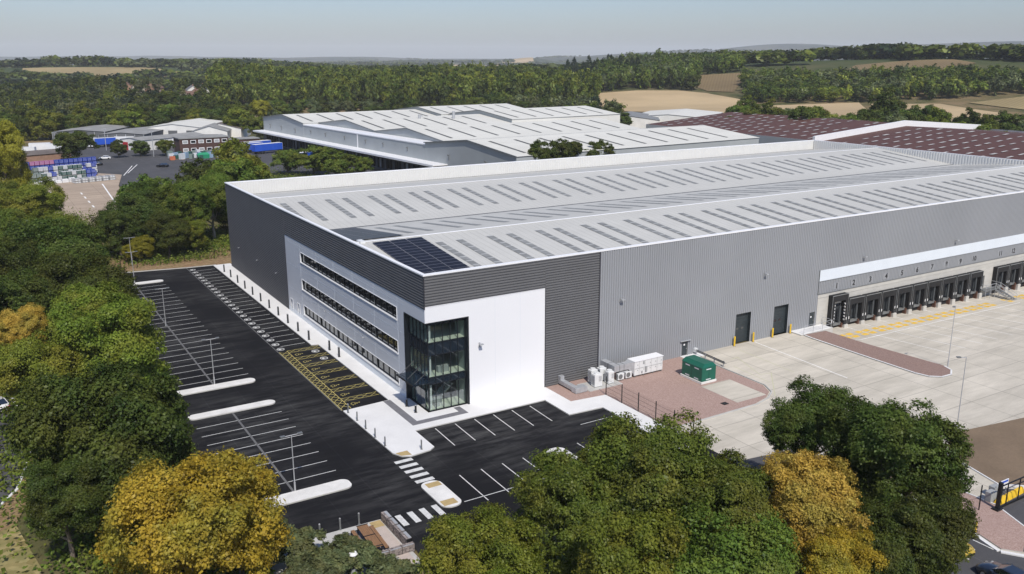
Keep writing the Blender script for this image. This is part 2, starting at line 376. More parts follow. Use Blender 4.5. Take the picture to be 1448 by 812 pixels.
def ordn(k):
    w = ['nearest', 'second', 'third', 'fourth', 'fifth', 'sixth', 'seventh', 'eighth', 'ninth', 'tenth', 'eleventh', 'twelfth', 'thirteenth', 'fourteenth', 'fifteenth', 'sixteenth', 'seventeenth', 'eighteenth', 'nineteenth', 'twentieth']
    if k < 20: return w[k] if k else 'first'
    k += 1; return '%d%s' % (k, 'th' if 10 < k % 100 < 14 else {1: 'st', 2: 'nd', 3: 'rd'}.get(k % 10, 'th'))
def rounded(x0, x1, y0, y1, r, ends='LR', n=6):
    """rectangle with rounded left and/or right ends"""
    pts = []
    def arc(cx, cy, a0, a1, rr): return [(cx+rr*math.cos(R_(a0+(a1-a0)*k/n)), cy+rr*math.sin(R_(a0+(a1-a0)*k/n))) for k in range(n+1)]
    pts += arc(x0+r, y0+r, 180, 270, r) if 'L' in ends else [(x0, y0)]
    pts += arc(x1-r, y0+r, 270, 360, r) if 'R' in ends else [(x1, y0)]
    pts += arc(x1-r, y1-r, 0, 90, r) if 'R' in ends else [(x1, y1)]
    pts += arc(x0+r, y1-r, 90, 180, r) if 'L' in ends else [(x0, y1)]
    return pts
def wall_holes(mb, ax, pos, a0, a1, z0, z1, holes, depth, m=0, mr=None, dirn=1):
    """sheet wall on plane ax=pos (ax 0: x, spans y; ax 1: y, spans x) with reveals going dirn*depth behind"""
    us = sorted({a0, a1} | {h[0] for h in holes} | {h[1] for h in holes}); zs = sorted({z0, z1} | {h[2] for h in holes} | {h[3] for h in holes})
    P = lambda u, z, d=0: (pos+d, u, z) if ax == 0 else (u, pos+d, z)
    for i in range(len(us)-1):
        for j in range(len(zs)-1):
            uc, zc = (us[i]+us[i+1])/2, (zs[j]+zs[j+1])/2
            if any(h[0] < uc < h[1] and h[2] < zc < h[3] for h in holes): continue
            mb.quad(P(us[i], zs[j]), P(us[i+1], zs[j]), P(us[i+1], zs[j+1]), P(us[i], zs[j+1]), m)
    D = depth*dirn; mr = m if mr is None else mr
    for h in holes:
        c = [(h[0], h[2]), (h[1], h[2]), (h[1], h[3]), (h[0], h[3])]
        for k in range(4):
            p, q = c[k], c[(k+1) % 4]
            mb.quad(P(*p), P(*q), P(*q, D), P(*p, D), mr)

# ------------------------------------------------------------------ terrain
HX, HY, HA = 793.8, 468.0, .58494
def bump(x, y, cx, cy, ang, sa, sc, A):
    dx, dy = x-cx, y-cy; a = dx*np.cos(ang)+dy*np.sin(ang); c = -dx*np.sin(ang)+dy*np.cos(ang)
    return A*np.exp(-(a*a/(2*sa*sa)+c*c/(2*sc*sc)))
CX, CY = CAMP.x, CAMP.y
def polar(u, d):                      # bearing of an image column, d metres off
    a = YAW-math.atan((u-724)/(F_PX*math.cos(PIT)+84)); return CX+d*math.cos(a), CY+d*math.sin(a), a
def T(x, y):
    x = np.asarray(x, float); y = np.asarray(y, float)
    z = bump(x, y, HX, HY, HA, 150, 330, 36)+bump(x, y, 165.1, 1502.7, 1.4423, 170, 330, 25)+bump(x, y, polar(240, 810)[0], polar(240, 810)[1], polar(240, 810)[2], 80, 130, 10)
    for u, d, sa, sc, A in ((1100, 9800, 500, 700, 128), (1290, 9000, 600, 1300, 92), (1500, 8800, 600, 800, 92), (950, 7500, 400, 900, 48),
                            (1050, 8200, 500, 1100, 55), (150, 11500, 500, 1800, 62), (752, 5200, 300, 110, 34), (1180, 7000, 400, 900, 40), (420, 9000, 400, 1500, 40), (1400, 6500, 400, 700, 40)):
        cx, cy, a = polar(u, d); z = z+bump(x, y, cx, cy, a, sa, sc, A)
    r = np.hypot(x-CX, y-CY)
    z = z+np.clip((r-1200)/2500, 0, 1)*(-5+5*np.sin(x*.0031+1)*np.cos(y*.0027)+4*np.sin(x*.0071+y*.005))
    z = z-r*r/1.274e7
    dip = np.clip((x-56)/6, 0, 1)*np.clip((200-x)/6, 0, 1)*np.clip((y+27)/6, 0, 1)*np.clip((40-y)/6, 0, 1)
    return z-.10-2.2*dip
def make_ground():
    rs = np.concatenate([[0], np.linspace(12, 420, 84), np.geomspace(428, 26000, 150)])
    na = 560; an = np.linspace(0, 2*np.pi, na, endpoint=False)
    # denser bearings ahead of the camera
    an = YAW+(an-np.pi)*(0.35+0.65*np.abs((an-np.pi)/np.pi)**1.2)
    X = CX+np.outer(rs[1:], np.cos(an)); Y = CY+np.outer(rs[1:], np.sin(an))
    Z = T(X, Y); n = len(rs)-1
    co = np.concatenate([[[CX, CY, float(T(CX, CY))]], np.stack([X.ravel(), Y.ravel(), Z.ravel()], 1)])
    i = np.arange(n-1)[:, None]*na; j = np.arange(na)[None, :]; j2 = (j+1) % na
    q = np.stack([1+i+j, 1+i+na+j, 1+i+na+j2, 1+i+j2], -1).reshape(-1, 4)
    t = [(0, 1+k, 1+(k+1) % na) for k in range(na)]
    me = bpy.data.meshes.new('ground'); me.from_pydata(co.tolist(), [], t+q.tolist()); me.materials.append(MT['ground'])
    me.polygons.foreach_set('use_smooth', [True]*len(me.polygons))
    o = bpy.data.objects.new('ground', me); COL.objects.link(o); struct(o)
make_ground()
def drape(name, poly, m, off=.5, step=14.):
    """field patch following the terrain"""
    bm = bmesh.new(); vs = [bm.verts.new((x, y, 0)) for x, y in poly]; f = bm.faces.new(vs)
    x0, x1 = min(p[0] for p in poly), max(p[0] for p in poly); y0, y1 = min(p[1] for p in poly), max(p[1] for p in poly)
    st = max(step, (x1-x0)/30, (y1-y0)/30)
    for ax, a, b in ((0, x0, x1), (1, y0, y1)):
        c = a+st
        while c < b:
            no = (1, 0, 0) if ax == 0 else (0, 1, 0); co = (c, 0, 0) if ax == 0 else (0, c, 0)
            bmesh.ops.bisect_plane(bm, geom=bm.verts[:]+bm.edges[:]+bm.faces[:], plane_co=co, plane_no=no); c += st
    for v in bm.verts: v.co.z = float(T(v.co.x, v.co.y))+off
    me = bpy.data.meshes.new(name); bm.to_mesh(me); bm.free(); me.materials.append(MT[m])
    o = bpy.data.objects.new(name, me); COL.objects.link(o); return struct(o)
drape('stubble_field', [(439,557),(374,473),(356,416),(374,378),(392,350),(446,386),(482,429),(493,477),(492,511),(472,544)], 'field_gold')
drape('ploughed_field', [(515,514),(572,571),(598,545),(574,515),(511,465),(503,487)], 'field_brown')
drape('hilltop_field', [(647,463),(682,480),(740,461),(771,441),(750,403),(698,396),(661,418)], 'field_brown')
drape('dry_field', [(465,380),(521,348),(445,273),(387,302)], 'field_gold')
drape('pale_field', [(519,337),(552,304),(529,242),(476,225),(438,241)], 'field_gold')
drape('corner_field', [(570,294),(624,285),(599,255),(563,235),(560,249)], 'field_tan')
drape('far_left_field', [(41,1428),(66,1428),(213,1392),(241,1326),(252,1238),(156,1252),(55,1283),(34,1358)], 'field_tan', 3)
drape('small_far_field', [(312,1428),(349,1449),(320,1337),(295,1337)], 'field_tan', 3)
drape('middle_far_field', [(1495,2965),(2246,4207),(1102,2040),(1057,2096)], 'field_gold', 3)
drape('far_strip_field', [(1520,2687),(1605,2412),(542,799),(770,1328)], 'field_gold', 3)
drape('distant_field', [(3133,5451),(3418,5346),(2503,3875),(2067,3526)], 'field_gold', 3)

# ------------------------------------------------------------------ site surfaces
def flat(name, poly, z, m): return struct(MB().sheet(poly, z).build(name, m))
def raised(name, poly, h, m, side='concrete', z0=-.05): return struct(MB().prism(poly, z0, h, 0, 1).build(name, [m, side]))
flat('car_park_asphalt', [(-33,-19),(-33,91.8),(-20.4,90.6),(-7.7,88.2),(-2.4,87.7),(.3,87.5),(.3,-.3),(20.8,-.3),(20.8,-27),(-5,-27),(-6,-34),(-14,-34),(-13.2,-25),(-13.0,-19)], 0, 'asphalt')
flat('verge', [(-42,93.9),(-20.4,90.75),(-7.7,88.35),(-2.6,87.85),(8,87.8),(8,112),(-42,112)], .02, 'verge')
MB_ = MB()
for a, b in (((-33, 92.0), (-20.4, 90.6)), ((-20.4, 90.6), (-7.7, 88.2)), ((-7.7, 88.2), (-2.4, 87.7))):
    MB_.prism([(a[0], a[1]), (b[0], b[1]), (b[0], b[1]+.28), (a[0], a[1]+.28)], -.02, .11)
struct(MB_.build('far_kerb', 'concrete'))
raised('gable_pavement', [(-3,87.5),(-3,30.6),(-2.1,30.3),(-2.05,6.1),(-7.8,5.75),(-7.5,-7.4),(-7.0,-8.5),(-6.2,-8.95),(-3.9,-8.7),(-3.2,-8.2),(-3.15,-3.5),
    (13.55,-3.5),(13.5,-8.55),(18,-8.8),(17.8,-22),(20.6,-22),(20.6,-5.9),(15.9,-5.45),(15.9,.2),(.25,.2),(.25,87.5)], .12, 'pavement')
def sheetp(name, polys, z, m, kind='structure'):
    b = MB()
    for p in polys: b.sheet(p, z)
    o = b.build(name, m); o['kind'] = kind; return o
def rect(x0, x1, y0, y1): return [(x0, y0), (x1, y0), (x1, y1), (x0, y1)]
sheetp('dark_paving_band', [rect(-2.8,-1.9,-1.3,6), rect(-2.8,4.1,-2.2,-1.3), rect(3.3,4.1,-1.3,-.02)], .126, 'dark_paving')
sheetp('tactile_paving', [[(-7.3,-7.6),(-6.0,-7.6),(-6.0,-8.75),(-7.0,-8.45)], rect(-7.7,-6.3,-16.1,-15.2), rect(-8.0,-6.6,-19.9,-18.9), rect(-14.9,-13.9,-20.2,-19.1)], .128, 'tactile')
for nm, a in (('far_kerb_island', (-24,-13.5,79.4,81)), ('upper_kerb_island', (-23.3,-13.5,20.3,22)), ('lower_kerb_island', (-23.3,-13.5,12,13.5)), ('near_kerb_island', (-23.3,-13.5,-12.1,-10.1))):
    raised(nm, rounded(*a, .75), .13, 'island')
raised('crossing_island', rounded(-8.2,-6.15,-20.3,-14.8,.9), .12, 'island')
raised('bay_end_island', rounded(5.7,8,-20.5,-14.9,.9), .12, 'island')
raised('footpath', [(-25,-18.3),(-19,-18.85),(-13.6,-19.0),(-13.6,-27),(-25,-25)], .11, 'concrete')
sheetp('picnic_terrace', [rect(-17.4,-15.0,-24.7,-19.8)], .118, 'dark_paving')
sheetp('pink_path', [rect(-14.95,-13.95,-27,-20.25)], .118, 'pink_path')
raised('gravel_bed', [(15.95,.2),(15.95,-5.4),(20.65,-5.85),(20.65,-17.3),(33.8,-17.1),(36.3,-16.4),(38.0,-15.3),(39,-13.4),(39.1,-5.9),(39.05,-1.45),(37.5,-1.4),(37.5,.2)], .07, 'gravel')
b_ = MB()
kp = [(20.65,-17.45),(33.9,-17.25),(36.4,-16.55),(38.2,-15.4),(39.2,-13.4),(39.25,-1.4)]
for k in range(len(kp)-1):
    p, q = Vector(kp[k]), Vector(kp[k+1]); d = (q-p).normalized(); nn = Vector((d.y, -d.x))*.16
    b_.prism([tuple(p), tuple(p+nn), tuple(q+nn), tuple(q)], -.02, .12)
struct(b_.build('gravel_kerb', 'concrete'))
raised('small_concrete_pad', rect(32.2,36.95,-15.8,-9.8), .09, 'yard')
raised('door_pad', rect(37.5,40.8,-1.4,.1), .10, 'pavement')
# dished concrete yard
def yz(x, y):
    a = min(max((x-60)/6, 0), 1); dep = min(1.45, .85+.014*(x-66)); return -dep*a*min(max((y+21)/18., 0), 1)
def yard():
    xs = [20.8, 30, 40, 50, 58, 60, 62, 64, 66]+list(range(70, 190, 6)); ys = [0]+[-k*1.5 for k in range(1, 15)]+[-24, -30, -36, -46, -70, -110]
    v = [(x, y, yz(x, y)) for y in ys for x in xs]; nx = len(xs)
    f = [(j*nx+i, (j+1)*nx+i, (j+1)*nx+i+1, j*nx+i+1) for j in range(len(ys)-1) for i in range(nx-1)]
    struct(MB().add(v, f).build('concrete_yard', 'yard'))
yard()
def ysheet(name, strips, m, off=.008):
    b = MB()
    for (x0, y0, x1, y1, w) in strips:      # line from a to b of width w, draped
        p = Vector((x0, y0)); q = Vector((x1, y1)); d = (q-p); n = max(1, int(d.length/1.5)); nn = Vector((d.y, -d.x)).normalized()*w/2
        for k in range(n):
            a, c = p+d*k/n, p+d*(k+1)/n; vs = [a-nn, a+nn, c+nn, c-nn]
            b.add([(t.x, t.y, yz(t.x, t.y)+off) for t in vs], [(0, 1, 2, 3)])
    return struct(b.build(name, m))
ysheet('yard_white_lines', [(50.9,-.6,50.0,-17,.15), (65,-6.4,150,-6.4,.15)]+[(66.4+3.87*k+(0 if k < 10 else 3.0), -.4, 66.4+3.87*k+(0 if k < 10 else 3.0), -17.5, .12) for k in range(1, 20)], 'worn_line')
ysheet('faint_yellow_lines', [(44.3,-4.1,42.6,-4.3,.12),(44,-4.1,41.6,-10.4,.1),(41.6,-10.4,43.4,-10.8,.1),(43.2,-10.8,37.6,-16.6,.1),(41,-6.4,40.6,-13,.1),(46.5,-2,46,-12,.1)], 'faint_yellow')
hs = []
for k in range(0, 16):
    x = 66.4+3.87*k+(0 if k < 10 else 3.0)
    for s in (-1, 1):
        for j in range(4): hs.append((x+s*.35+s*j*.32-.1, -5.3, x+s*.35+s*j*.32+.12, -4.35, .27)); hs.append((x+s*.35+s*j*.32+.15, -4.0, x+s*.35+s*j*.32+.37, -3.05, .27))
        pass
ysheet('yellow_dock_hatching', hs, 'yellow_hatch', .012)
def island_strip():
    pts = [(59.0,-2.3),(58.8,-3.8),(58.6,-12),(58.5,-20.5),(58.9,-22.2),(60.2,-23.2),(62,-23.3),(63.6,-22.3),(64.2,-20.9),(63.4,-9.7),(63.4,-2.5)]
    b = MB(); c = [(x, y, .13 if x < 61.5 or y < -20 else .10) for x, y in pts]
    b.add(c, [tuple(range(len(c)))], 0)
    n = len(pts); b.add([(x, y, .13 if x < 61.5 or y < -20 else .10) for x, y in pts]+[(x, y, -1.6) for x, y in pts], [(k, (k+1) % n, n+(k+1) % n, n+k) for k in range(n)], 1)
    struct(b.build('brick_island', ['brick_strip', 'concrete']))
    e = MB()
    for k in range(0, 8):
        p, q = Vector(pts[k]), Vector(pts[k+1]); nn = Vector(((q-p).y, -(q-p).x)).normalized()*-.22
        e.prism([tuple(p), tuple(p+nn), tuple(q+nn), tuple(q)], -.03, .15)
    struct(e.build('island_kerb', 'pavement'))
island_strip()
raised('access_slab', [(58.6,.1),(58.6,-2.2),(65.4,-2.2),(65.4,.1)], .16, 'pavement', z0=-1.6)
flat('brown_road_base', [(45.2,-33.8),(56.4,-35.6),(95,-42),(120,-75),(60,-75),(44,-48),(38.4,-43.3),(40.4,-36.8)], .012, 'brown_slab')
flat('gate_drive', [(34.2,-45.3),(37.4,-43.6),(44,-48),(50,-58),(60,-75),(30,-75),(28.3,-51.6)], .018, 'asphalt_old')
b_ = MB(); kq = [(29.1,-36),(29.1,-44),(27.3,-50),(28.4,-51.5),(33,-55)]
for k in range(4):
    p, q = Vector(kq[k]), Vector(kq[k+1]); nn = Vector(((q-p).y, -(q-p).x)).normalized()*.35
    b_.prism([tuple(p), tuple(q), tuple(q+nn), tuple(p+nn)], -.02, .12)
for p, q in (((34.2,-41.8),(34.4,-45.4)),((34.4,-45.4),(32.6,-49.3)),((38.3,-43.2),(40.3,-36.7)),((38.3,-43.2),(44,-48))):
    p, q = Vector(p), Vector(q); nn = Vector(((q-p).y, -(q-p).x)).normalized()*.14
    b_.prism([tuple(p), tuple(q), tuple(q+nn), tuple(p+nn)], -.02, .13)
struct(b_.build('road_kerb', 'pavement'))
raised('paved_verge', [(29.3,-36),(29.3,-44),(27.6,-49.9),(28.6,-51.1),(32.6,-49.2),(34.2,-45.4),(34.05,-41.8),(33,-36)], .10, 'gravel')
flat('access_road', [(18.5,-120),(31,-120),(31,-56),(33,-55.2),(28.5,-51.4),(27.4,-49.9),(29.2,-44),(29.2,-28),(20.8,-26.8),(19,-34)], .010, 'asphalt_old')
sheetp('road_dashes', [rect(23.9,24.05,-44-4*k-1.4,-44-4*k) for k in range(-2, 12)]+[rect(27.0,27.12,-49.6,-47.8)], .022, 'white_line')
flat('left_road', [(-39.6,30),(-38.4,14),(-40.5,4),(-46,-6),(-70,-20),(-70,60),(-44,60)], .0, 'asphalt_old')
flat('left_footway', [(-38.4,14),(-37.4,11),(-38.8,4),(-41.2,-4),(-39.4,-14),(-40,-25),(-52,-25),(-46,-6),(-40.5,4)], .01, 'verge')
struct(MB().prism([(-39.8,30),(-38.55,14),(-40.6,4),(-46,-6),(-46,-6.2),(-40.4,3.8),(-38.3,14),(-39.5,30)], -.05, .1).build('left_kerb', 'pavement'))
flat('dry_bank', [(-41.0,-3),(-39.6,-12),(-41,-26),(-56,-26),(-46,-7)], .03, 'dry_grass')
flat('concrete_storage_yard', [(-36,150),(-8,146),(-2,215),(3,243),(-12,262),(-36,258)], .02, 'old_yard')
flat('asphalt_lorry_yard', [(-2,214),(36,205),(90,150),(96,190),(80,285),(66,330),(40,395),(5,385),(-14,330),(-13,262),(3,243)], .01, 'asphalt_old')
sheetp('lorry_yard_lines', [[(3+2.2*k,240+6*k),(3.3+2.2*k,240+6*k),(10.3+2.2*k,268+3*k),(10+2.2*k,268+3*k)] for k in range(0, 2)]+[rect(-14,-13.6,174+9*k,178+9*k) for k in range(4)]+[[(-8,180),(-7.6,180),(-5.6,222),(-6,222)]], .03, 'worn_line')

# painted markings in the car park
ln = []
def line(x0, y0, x1, y1, w=.1): 
    p = Vector((x0, y0)); q = Vector((x1, y1)); nn = Vector(((q-p).y, -(q-p).x)).normalized()*w/2; return [tuple(p-nn), tuple(p+nn), tuple(q+nn), tuple(q-nn)]
for k in range(23): ln.append(line(-6.8, 84.85-2.385*k, -3.35, 84.85-2.385*k))
for k in range(24): ln.append(line(-23, 23.9+2.42*k, -13.6, 23.9+2.42*k))
for k in range(8): ln.append(line(-23.1, 9.5-2.47*k, -13.7, 9.5-2.47*k))
for k in range(6): ln.append(line(-.95+2.43*k, -3.9, -1.15+2.43*k, -8.85))
for y in (-11.3, -13.9, -16.5): ln.append(line(13.1, y, 17.5, y))
for k in range(4): ln.append(line(-3.9+2.4*k, -15, -4.0+2.4*k, -20.8))
for k in range(4): ln.append(line(10+2.4*k, -15, 10+2.4*k, -20.8))
ln.append(line(-6.0, -19.9, 5.6, -19.9))
sheetp('parking_bay_lines', ln, .006, 'white_line')
sheetp('drainage_channel', [line(-18.3,79.3,-18.3,22.1,.22), line(-18.6,11.9,-18.6,-10,.22), line(-7.85,88,-7.85,6,.12)], .010, 'grey_line')
cr = []
for k in range(5): cr.append(rect(-8.15,-6.25,-9.7-1.2*k,-9.1-1.2*k))
for x in (-13.6,-12.48,-11.33,-10.16,-8.95): cr.append(rect(x,x+.55,-21,-19))
sheetp('zebra_crossing', cr, .007, 'white_line')
def ring(cx, cy, rx, ry, w, n=18):
    o = []
    for k in range(n):
        a, b2 = 2*math.pi*k/n, 2*math.pi*(k+1)/n
        o.append([(cx+rx*math.cos(a), cy+ry*math.sin(a)), (cx+rx*math.cos(b2), cy+ry*math.sin(b2)), (cx+(rx-w)*math.cos(b2), cy+(ry-w)*math.sin(b2)), (cx+(rx-w)*math.cos(a), cy+(ry-w)*math.sin(a))])
    return o
ev = []
for (x, y) in [(-7.15, 86.1-2.385*k) for k in range(24)]+[(-3.3, 28), (-3.3, 24.6)]:
    ev += ring(x, y, .52, .62, .11)
    ev += [rect(x-.28, x+.05, y-.3, y+.3), line(x+.05, y+.18, x+.32, y+.18, .08), line(x+.05, y-.18, x+.32, y-.18, .08)]
sheetp('charging_bay_symbols', ev, .007, 'white_line')
yl = []
hy = [29.6, 26.2, 22.9, 19.45, 16.0, 12.6, 9.1]
for y in hy:
    yl += [line(-6.6, y-.5, -2.15, y-.5, .07), line(-6.6, y+.5, -2.15, y+.5, .07)]
    n = 4; w = 4.4/n
    for k in range(n):
        x = -6.6+k*w; yl += [line(x, y-.48, x+w, y+.48, .06), line(x, y+.48, x+w, y-.48, .06)]
sheetp('yellow_hatched_strips', yl, .006, 'yellow_line')
yl = [line(-6.65, 30, -6.65, 6.2, .09), line(-7.72, 30, -7.72, 6.2, .09)]
y = 29.8
while y > 6.9: yl += [line(-7.7, y, -6.7, y-1.1, .08), line(-7.7, y-1.1, -6.7, y, .08)]; y -= 1.1
sheetp('yellow_hatched_margin', yl, .0125, 'yellow_line')
wc = []
for y in (27.9, 24.5, 21.1, 17.6, 14.1, 10.7, 7.4):   # wheelchair symbol: head, back, seat, leg, wheel arc
    x = -5.75
    i0_ = len(wc); wc += ring(x+.75, y+.1, .13, .13, .12, 8)+[line(x+.6, y+.08, x+.02, y+.08, .1), line(x+.3, y+.08, x+.3, y-.32, .08), line(x+.02, y+.08, x+.02, y-.38, .1), line(x+.02, y-.38, x-.45, y-.42, .1), line(x-.45, y-.42, x-.45, y-.6, .09)]
    n = 12
    for k in range(n):
        a, b2 = R_(40+250*k/n), R_(40+250*(k+1)/n); r, w = .46, .09
        wc.append([(x-.12+r*math.cos(a), y+.02+r*math.sin(a)), (x-.12+r*math.cos(b2), y+.02+r*math.sin(b2)), (x-.12+(r-w)*math.cos(b2), y+.02+(r-w)*math.sin(b2)), (x-.12+(r-w)*math.cos(a), y+.02+(r-w)*math.sin(a))])
wc = [[((px-(-5.75))*.78-5.75, yc_+(py-yc_)*.78) for px, py in p] for yc_, p in [(min((27.9, 24.5, 21.1, 17.6, 14.1, 10.7, 7.4), key=lambda t: abs(t-p[0][1])), p) for p in wc]]
sheetp('wheelchair_symbols', wc, .0085, 'yellow_line')
# ------------------------------------------------------------------ main warehouse
LX, LY, HH = 161.9, 85.3, 16.2
WH = empty('warehouse', 'large new grey warehouse with a white glazed office corner and numbered loading docks', 'warehouse')
# --- ribbed cladding (real ribs)
def hribs(mb, ax, pos, a0, a1, z0, z1, out, pitch=.31, dep=.07, m=0):
    n = max(1, round((z1-z0)/pitch)); p = (z1-z0)/n
    P = lambda u, z, d: (pos+out*d, u, z) if ax == 0 else (u, pos+out*d, z)
    for k in range(n):
        z = z0+k*p
        for za, zb, da, db in ((z, z+p*.45, 0, 0), (z+p*.45, z+p*.55, 0, dep), (z+p*.55, z+p*.9, dep, dep), (z+p*.9, z+p, dep, 0)):
            mb.quad(P(a0, za, da), P(a1, za, da), P(a1, zb, db), P(a0, zb, db), m)
def vribs(mb, ax, pos, a0, a1, z0, z1, out, pitch=.36, dep=.085, m=0):
    n = max(1, round((a1-a0)/pitch)); p = (a1-a0)/n
    P = lambda u, z, d: (pos+out*d, u, z) if ax == 0 else (u, pos+out*d, z)
    for k in range(n):
        u = a0+k*p
        for ua, ub, da, db in ((u, u+p*.5, dep, dep), (u+p*.5, u+p*.62, dep, 0), (u+p*.62, u+p*.88, 0, 0), (u+p*.88, u+p, 0, dep)):
            mb.quad(P(ua, z0, da), P(ub, z0, db), P(ub, z1, db), P(ua, z1, da), m)
b = MB()
hribs(b, 0, 0, 49.8, LY, 0, 16.05, -1); hribs(b, 0, 0, 0, 49.8, 12.25, 16.05, -1)
b.build('horizontal_cladding', 'dark_clad', WH)
b = MB(); hribs(b, 1, 0, 0.0, 15.8, 12.55, 16.05, -1); hribs(b, 1, 0, 15.8, 23.7, 0, 16.05, -1)
b.build('horizontal_cladding', 'dark_clad', WH)
b = MB()
for q_ in ((-.07, .05, -.07, .05, 12.3, 16.05), (23.68, 23.86, -.09, .02, 0, 16.05), (15.78, 15.86, -.07, .02, 0, 12.6), (-.06, .02, 49.76, 49.86, 0, 12.3)): MB().box(*q_).build('corner_trim', 'navy_clad', WH)
# vertical grey cladding with openings
b = MB()
D1, D2, PD1, PD2 = (47.5, 50.35), (55.0, 57.9), (37.75, 38.75), (62.55, 63.7)
segs = [(23.86, 37.75, 0), (38.75, 47.5, 0), (50.35, 55.0, 0), (57.9, 62.55, 0), (63.7, 64.1, 0), (37.75, 38.75, 2.15), (47.5, 50.35, 4.4), (55.0, 57.9, 4.4), (62.55, 63.7, 2.35)]
for a0, a1, z0 in segs: vribs(b, 1, 0, a0, a1, z0, 16.05, -1)
vribs(b, 1, 0, 64.1, LX, 4.95, 6.9, -1); vribs(b, 1, 0, 64.1, LX, 8.55, 16.05, -1)
b.build('vertical_cladding', 'grey_clad', WH)
b = MB(); b.box(64.1, LX, -.10, -.0, 6.9, 8.55); b.build('pale_band', 'pale_band', WH)
b = MB(); b.box(64.1, LX, -.12, -.04, 6.84, 6.9); b.box(64.0, 64.1, -.12, 0, 4.9, 8.6); b.box(64.1, LX, -.13, 0, 4.87, 4.95); b.build('flashing', 'galv_d', WH)
# recess boxes of roller doors / personnel doors
for (a, c, h, mt) in ((*D1, 4.4, 1), (*D2, 4.4, 1)):
    f = MB(); f.quad((a,0,0),(a,.5,0),(a,.5,h),(a,0,h)); f.quad((c,0,0),(c,.5,0),(c,.5,h),(c,0,h)); f.quad((a,0,h),(c,0,h),(c,.5,h),(a,.5,h))
    f.build('door_reveal', 'door_grey', WH)
    d = MB(); n = 9
    for k in range(n): d.box(a+.005, c-.005, .42, .49, h*k/n+.012, h*(k+1)/n-.012)
    d.box(a+.005, c-.005, .45, .485, .0, h); rd = d.build('roller_door', 'door_grey', WH)
    w = MB()
    for s in (.28, .62): MB().box(a+(c-a)*s-.22, a+(c-a)*s+.22, .39, .425, 1.95, 2.25).build('door_window', 'glass', rd)
for (a, c, h) in ((*PD1, 2.15), (*PD2, 2.35)):
    pdr = MB().box(a+.06, c-.06, .03, .08, .12, h-.06).build('door', 'door_grey', WH)
    MB().box(a, c, .0, .1, h-.06, h).box(a, a+.06, 0, .1, .1, h).box(c-.06, c, 0, .1, .1, h).build('door_frame', 'dock_edge', pdr)
    MB().box(a+.35, a+.6, .01, .028, 1.5, 1.72).build('door_sign', 'white_trim', pdr)
    MB().box(c-.2, c-.1, -.02, .03, 1.0, 1.06).build('door_handle', 'galv', pdr)
b = MB()
for (a, c) in (PD1,): b.box(a-.4, c+.4, -.35, -.05, 2.2, 2.25)
b.build('door_hood', 'galv', WH)
# precast plinth of the dock zone, with dock openings
docks = [68.3+3.87*k for k in range(10)]+[110.9+3.87*k for k in range(13)]
holes = [(c-1.35, c+1.35, -.02, 2.9) for c in docks]+[(105.55, 106.85, 0.0, 2.25)]
b = MB(); wall_holes(b, 1, -.05, 64.1, LX, -1.6, 4.87, holes, .35)
b.quad((64.1,-.05,-1.6),(64.1,.1,-1.6),(64.1,.1,4.87),(64.1,-.05,4.87))
for z in (1.2, 2.4, 3.6): b.box(64.1, 66.2, -.058, -.052, z, z+.03); b.box(64.1, LX, -.056, -.051, 4.25, 4.28)
b.build('concrete_wall', 'precast', WH)
def dock(c, tall=False, idx=0):
    t = 4.45 if tall else 3.5; w = 1.78; zb = .0
    s = MB()      # shelter: two side cheeks, a head box, all black fabric
    s.box(c-w, c-w+.55, -.85, -.06, zb-.35, t); s.box(c+w-.55, c+w, -.85, -.06, zb-.35, t); s.box(c-w+.55, c+w-.55, -.85, -.06, t-.95, t)
    sh = s.build('dock_shelter', 'dock_black', WH)
    e = MB(); e.box(c-w-.01, c-w+.03, -.89, -.852, zb-.35, t); e.box(c+w-.03, c+w+.01, -.89, -.852, zb-.35, t); e.box(c-w+.05, c+w-.05, -.89, -.852, t-.04, t)
    e.box(c-w-.01, c+w+.01, -.89, -.84, t+.0, t+.03); e.build('shelter_edge', 'dock_edge', sh)
    MB().box(c-1.2, c+1.2, .1, .16, 0, 2.9).build('dock_door', 'dock_grey', sh)
    MB().box(c-.55, c+.05, .07, .099, 1.35, 1.95).build('door_window', 'glass', sh)
    MB().box(c+.25, c+.62, -.6, -.4, .1, 2.6).build('shelter_flap', 'cloud_grey' if idx % 3 == 5 else 'dock_grey', sh)
    MB().box(c-w+.09, c-w+.21, -.885, -.856, .35, .75).box(c+w-.21, c+w-.09, -.885, -.856, .35, .75).build('guide_light', 'white_trim', sh)
    lv = MB(); lv.box(c-1.1, c+1.1, -.35, .3, -.14, -.02); lv.box(c-1.1, c+1.1, -.42, -.35, -.45, -.02)
    lv.build('dock_leveller', 'galv_d', WH)
    MB().box(c-1.25, c+.95, -.065, -.055, -1.5, -.2).build('pit_panel', 'dock_black', WH)
    MB().box(c+.96, c+1.24, -.62, -.06, -1.55, -.18).build('buffer', 'rust', WH); MB().box(c-1.5, c-1.26, -.5, -.06, -.7, -.2).build('buffer', 'rust', WH)
    MB().box(c+1.26, c+2.1, -1.0, -.06, -1.6, -.42).build('dock_pier', 'precast', WH, bevel=.03)
    if tall:
        g = MB()
        for k in range(6): g.box(c-1.25, c-1.17, -.70, -.66, .3+.5*k, .55+.5*k); g.box(c+1.17, c+1.25, -.7, -.66, .3+.5*k, .55+.5*k)
        for k in range(6): g.box(c-w+.57, c-w+.66, -.872, -.86, .3+.5*k, .56+.5*k); g.box(c+w-.66, c+w-.57, -.872, -.86, .3+.5*k, .56+.5*k)
        g.build('guide_stripe', 'white_trim', sh)
for i, c in enumerate(docks): dock(c, i == 0, i)
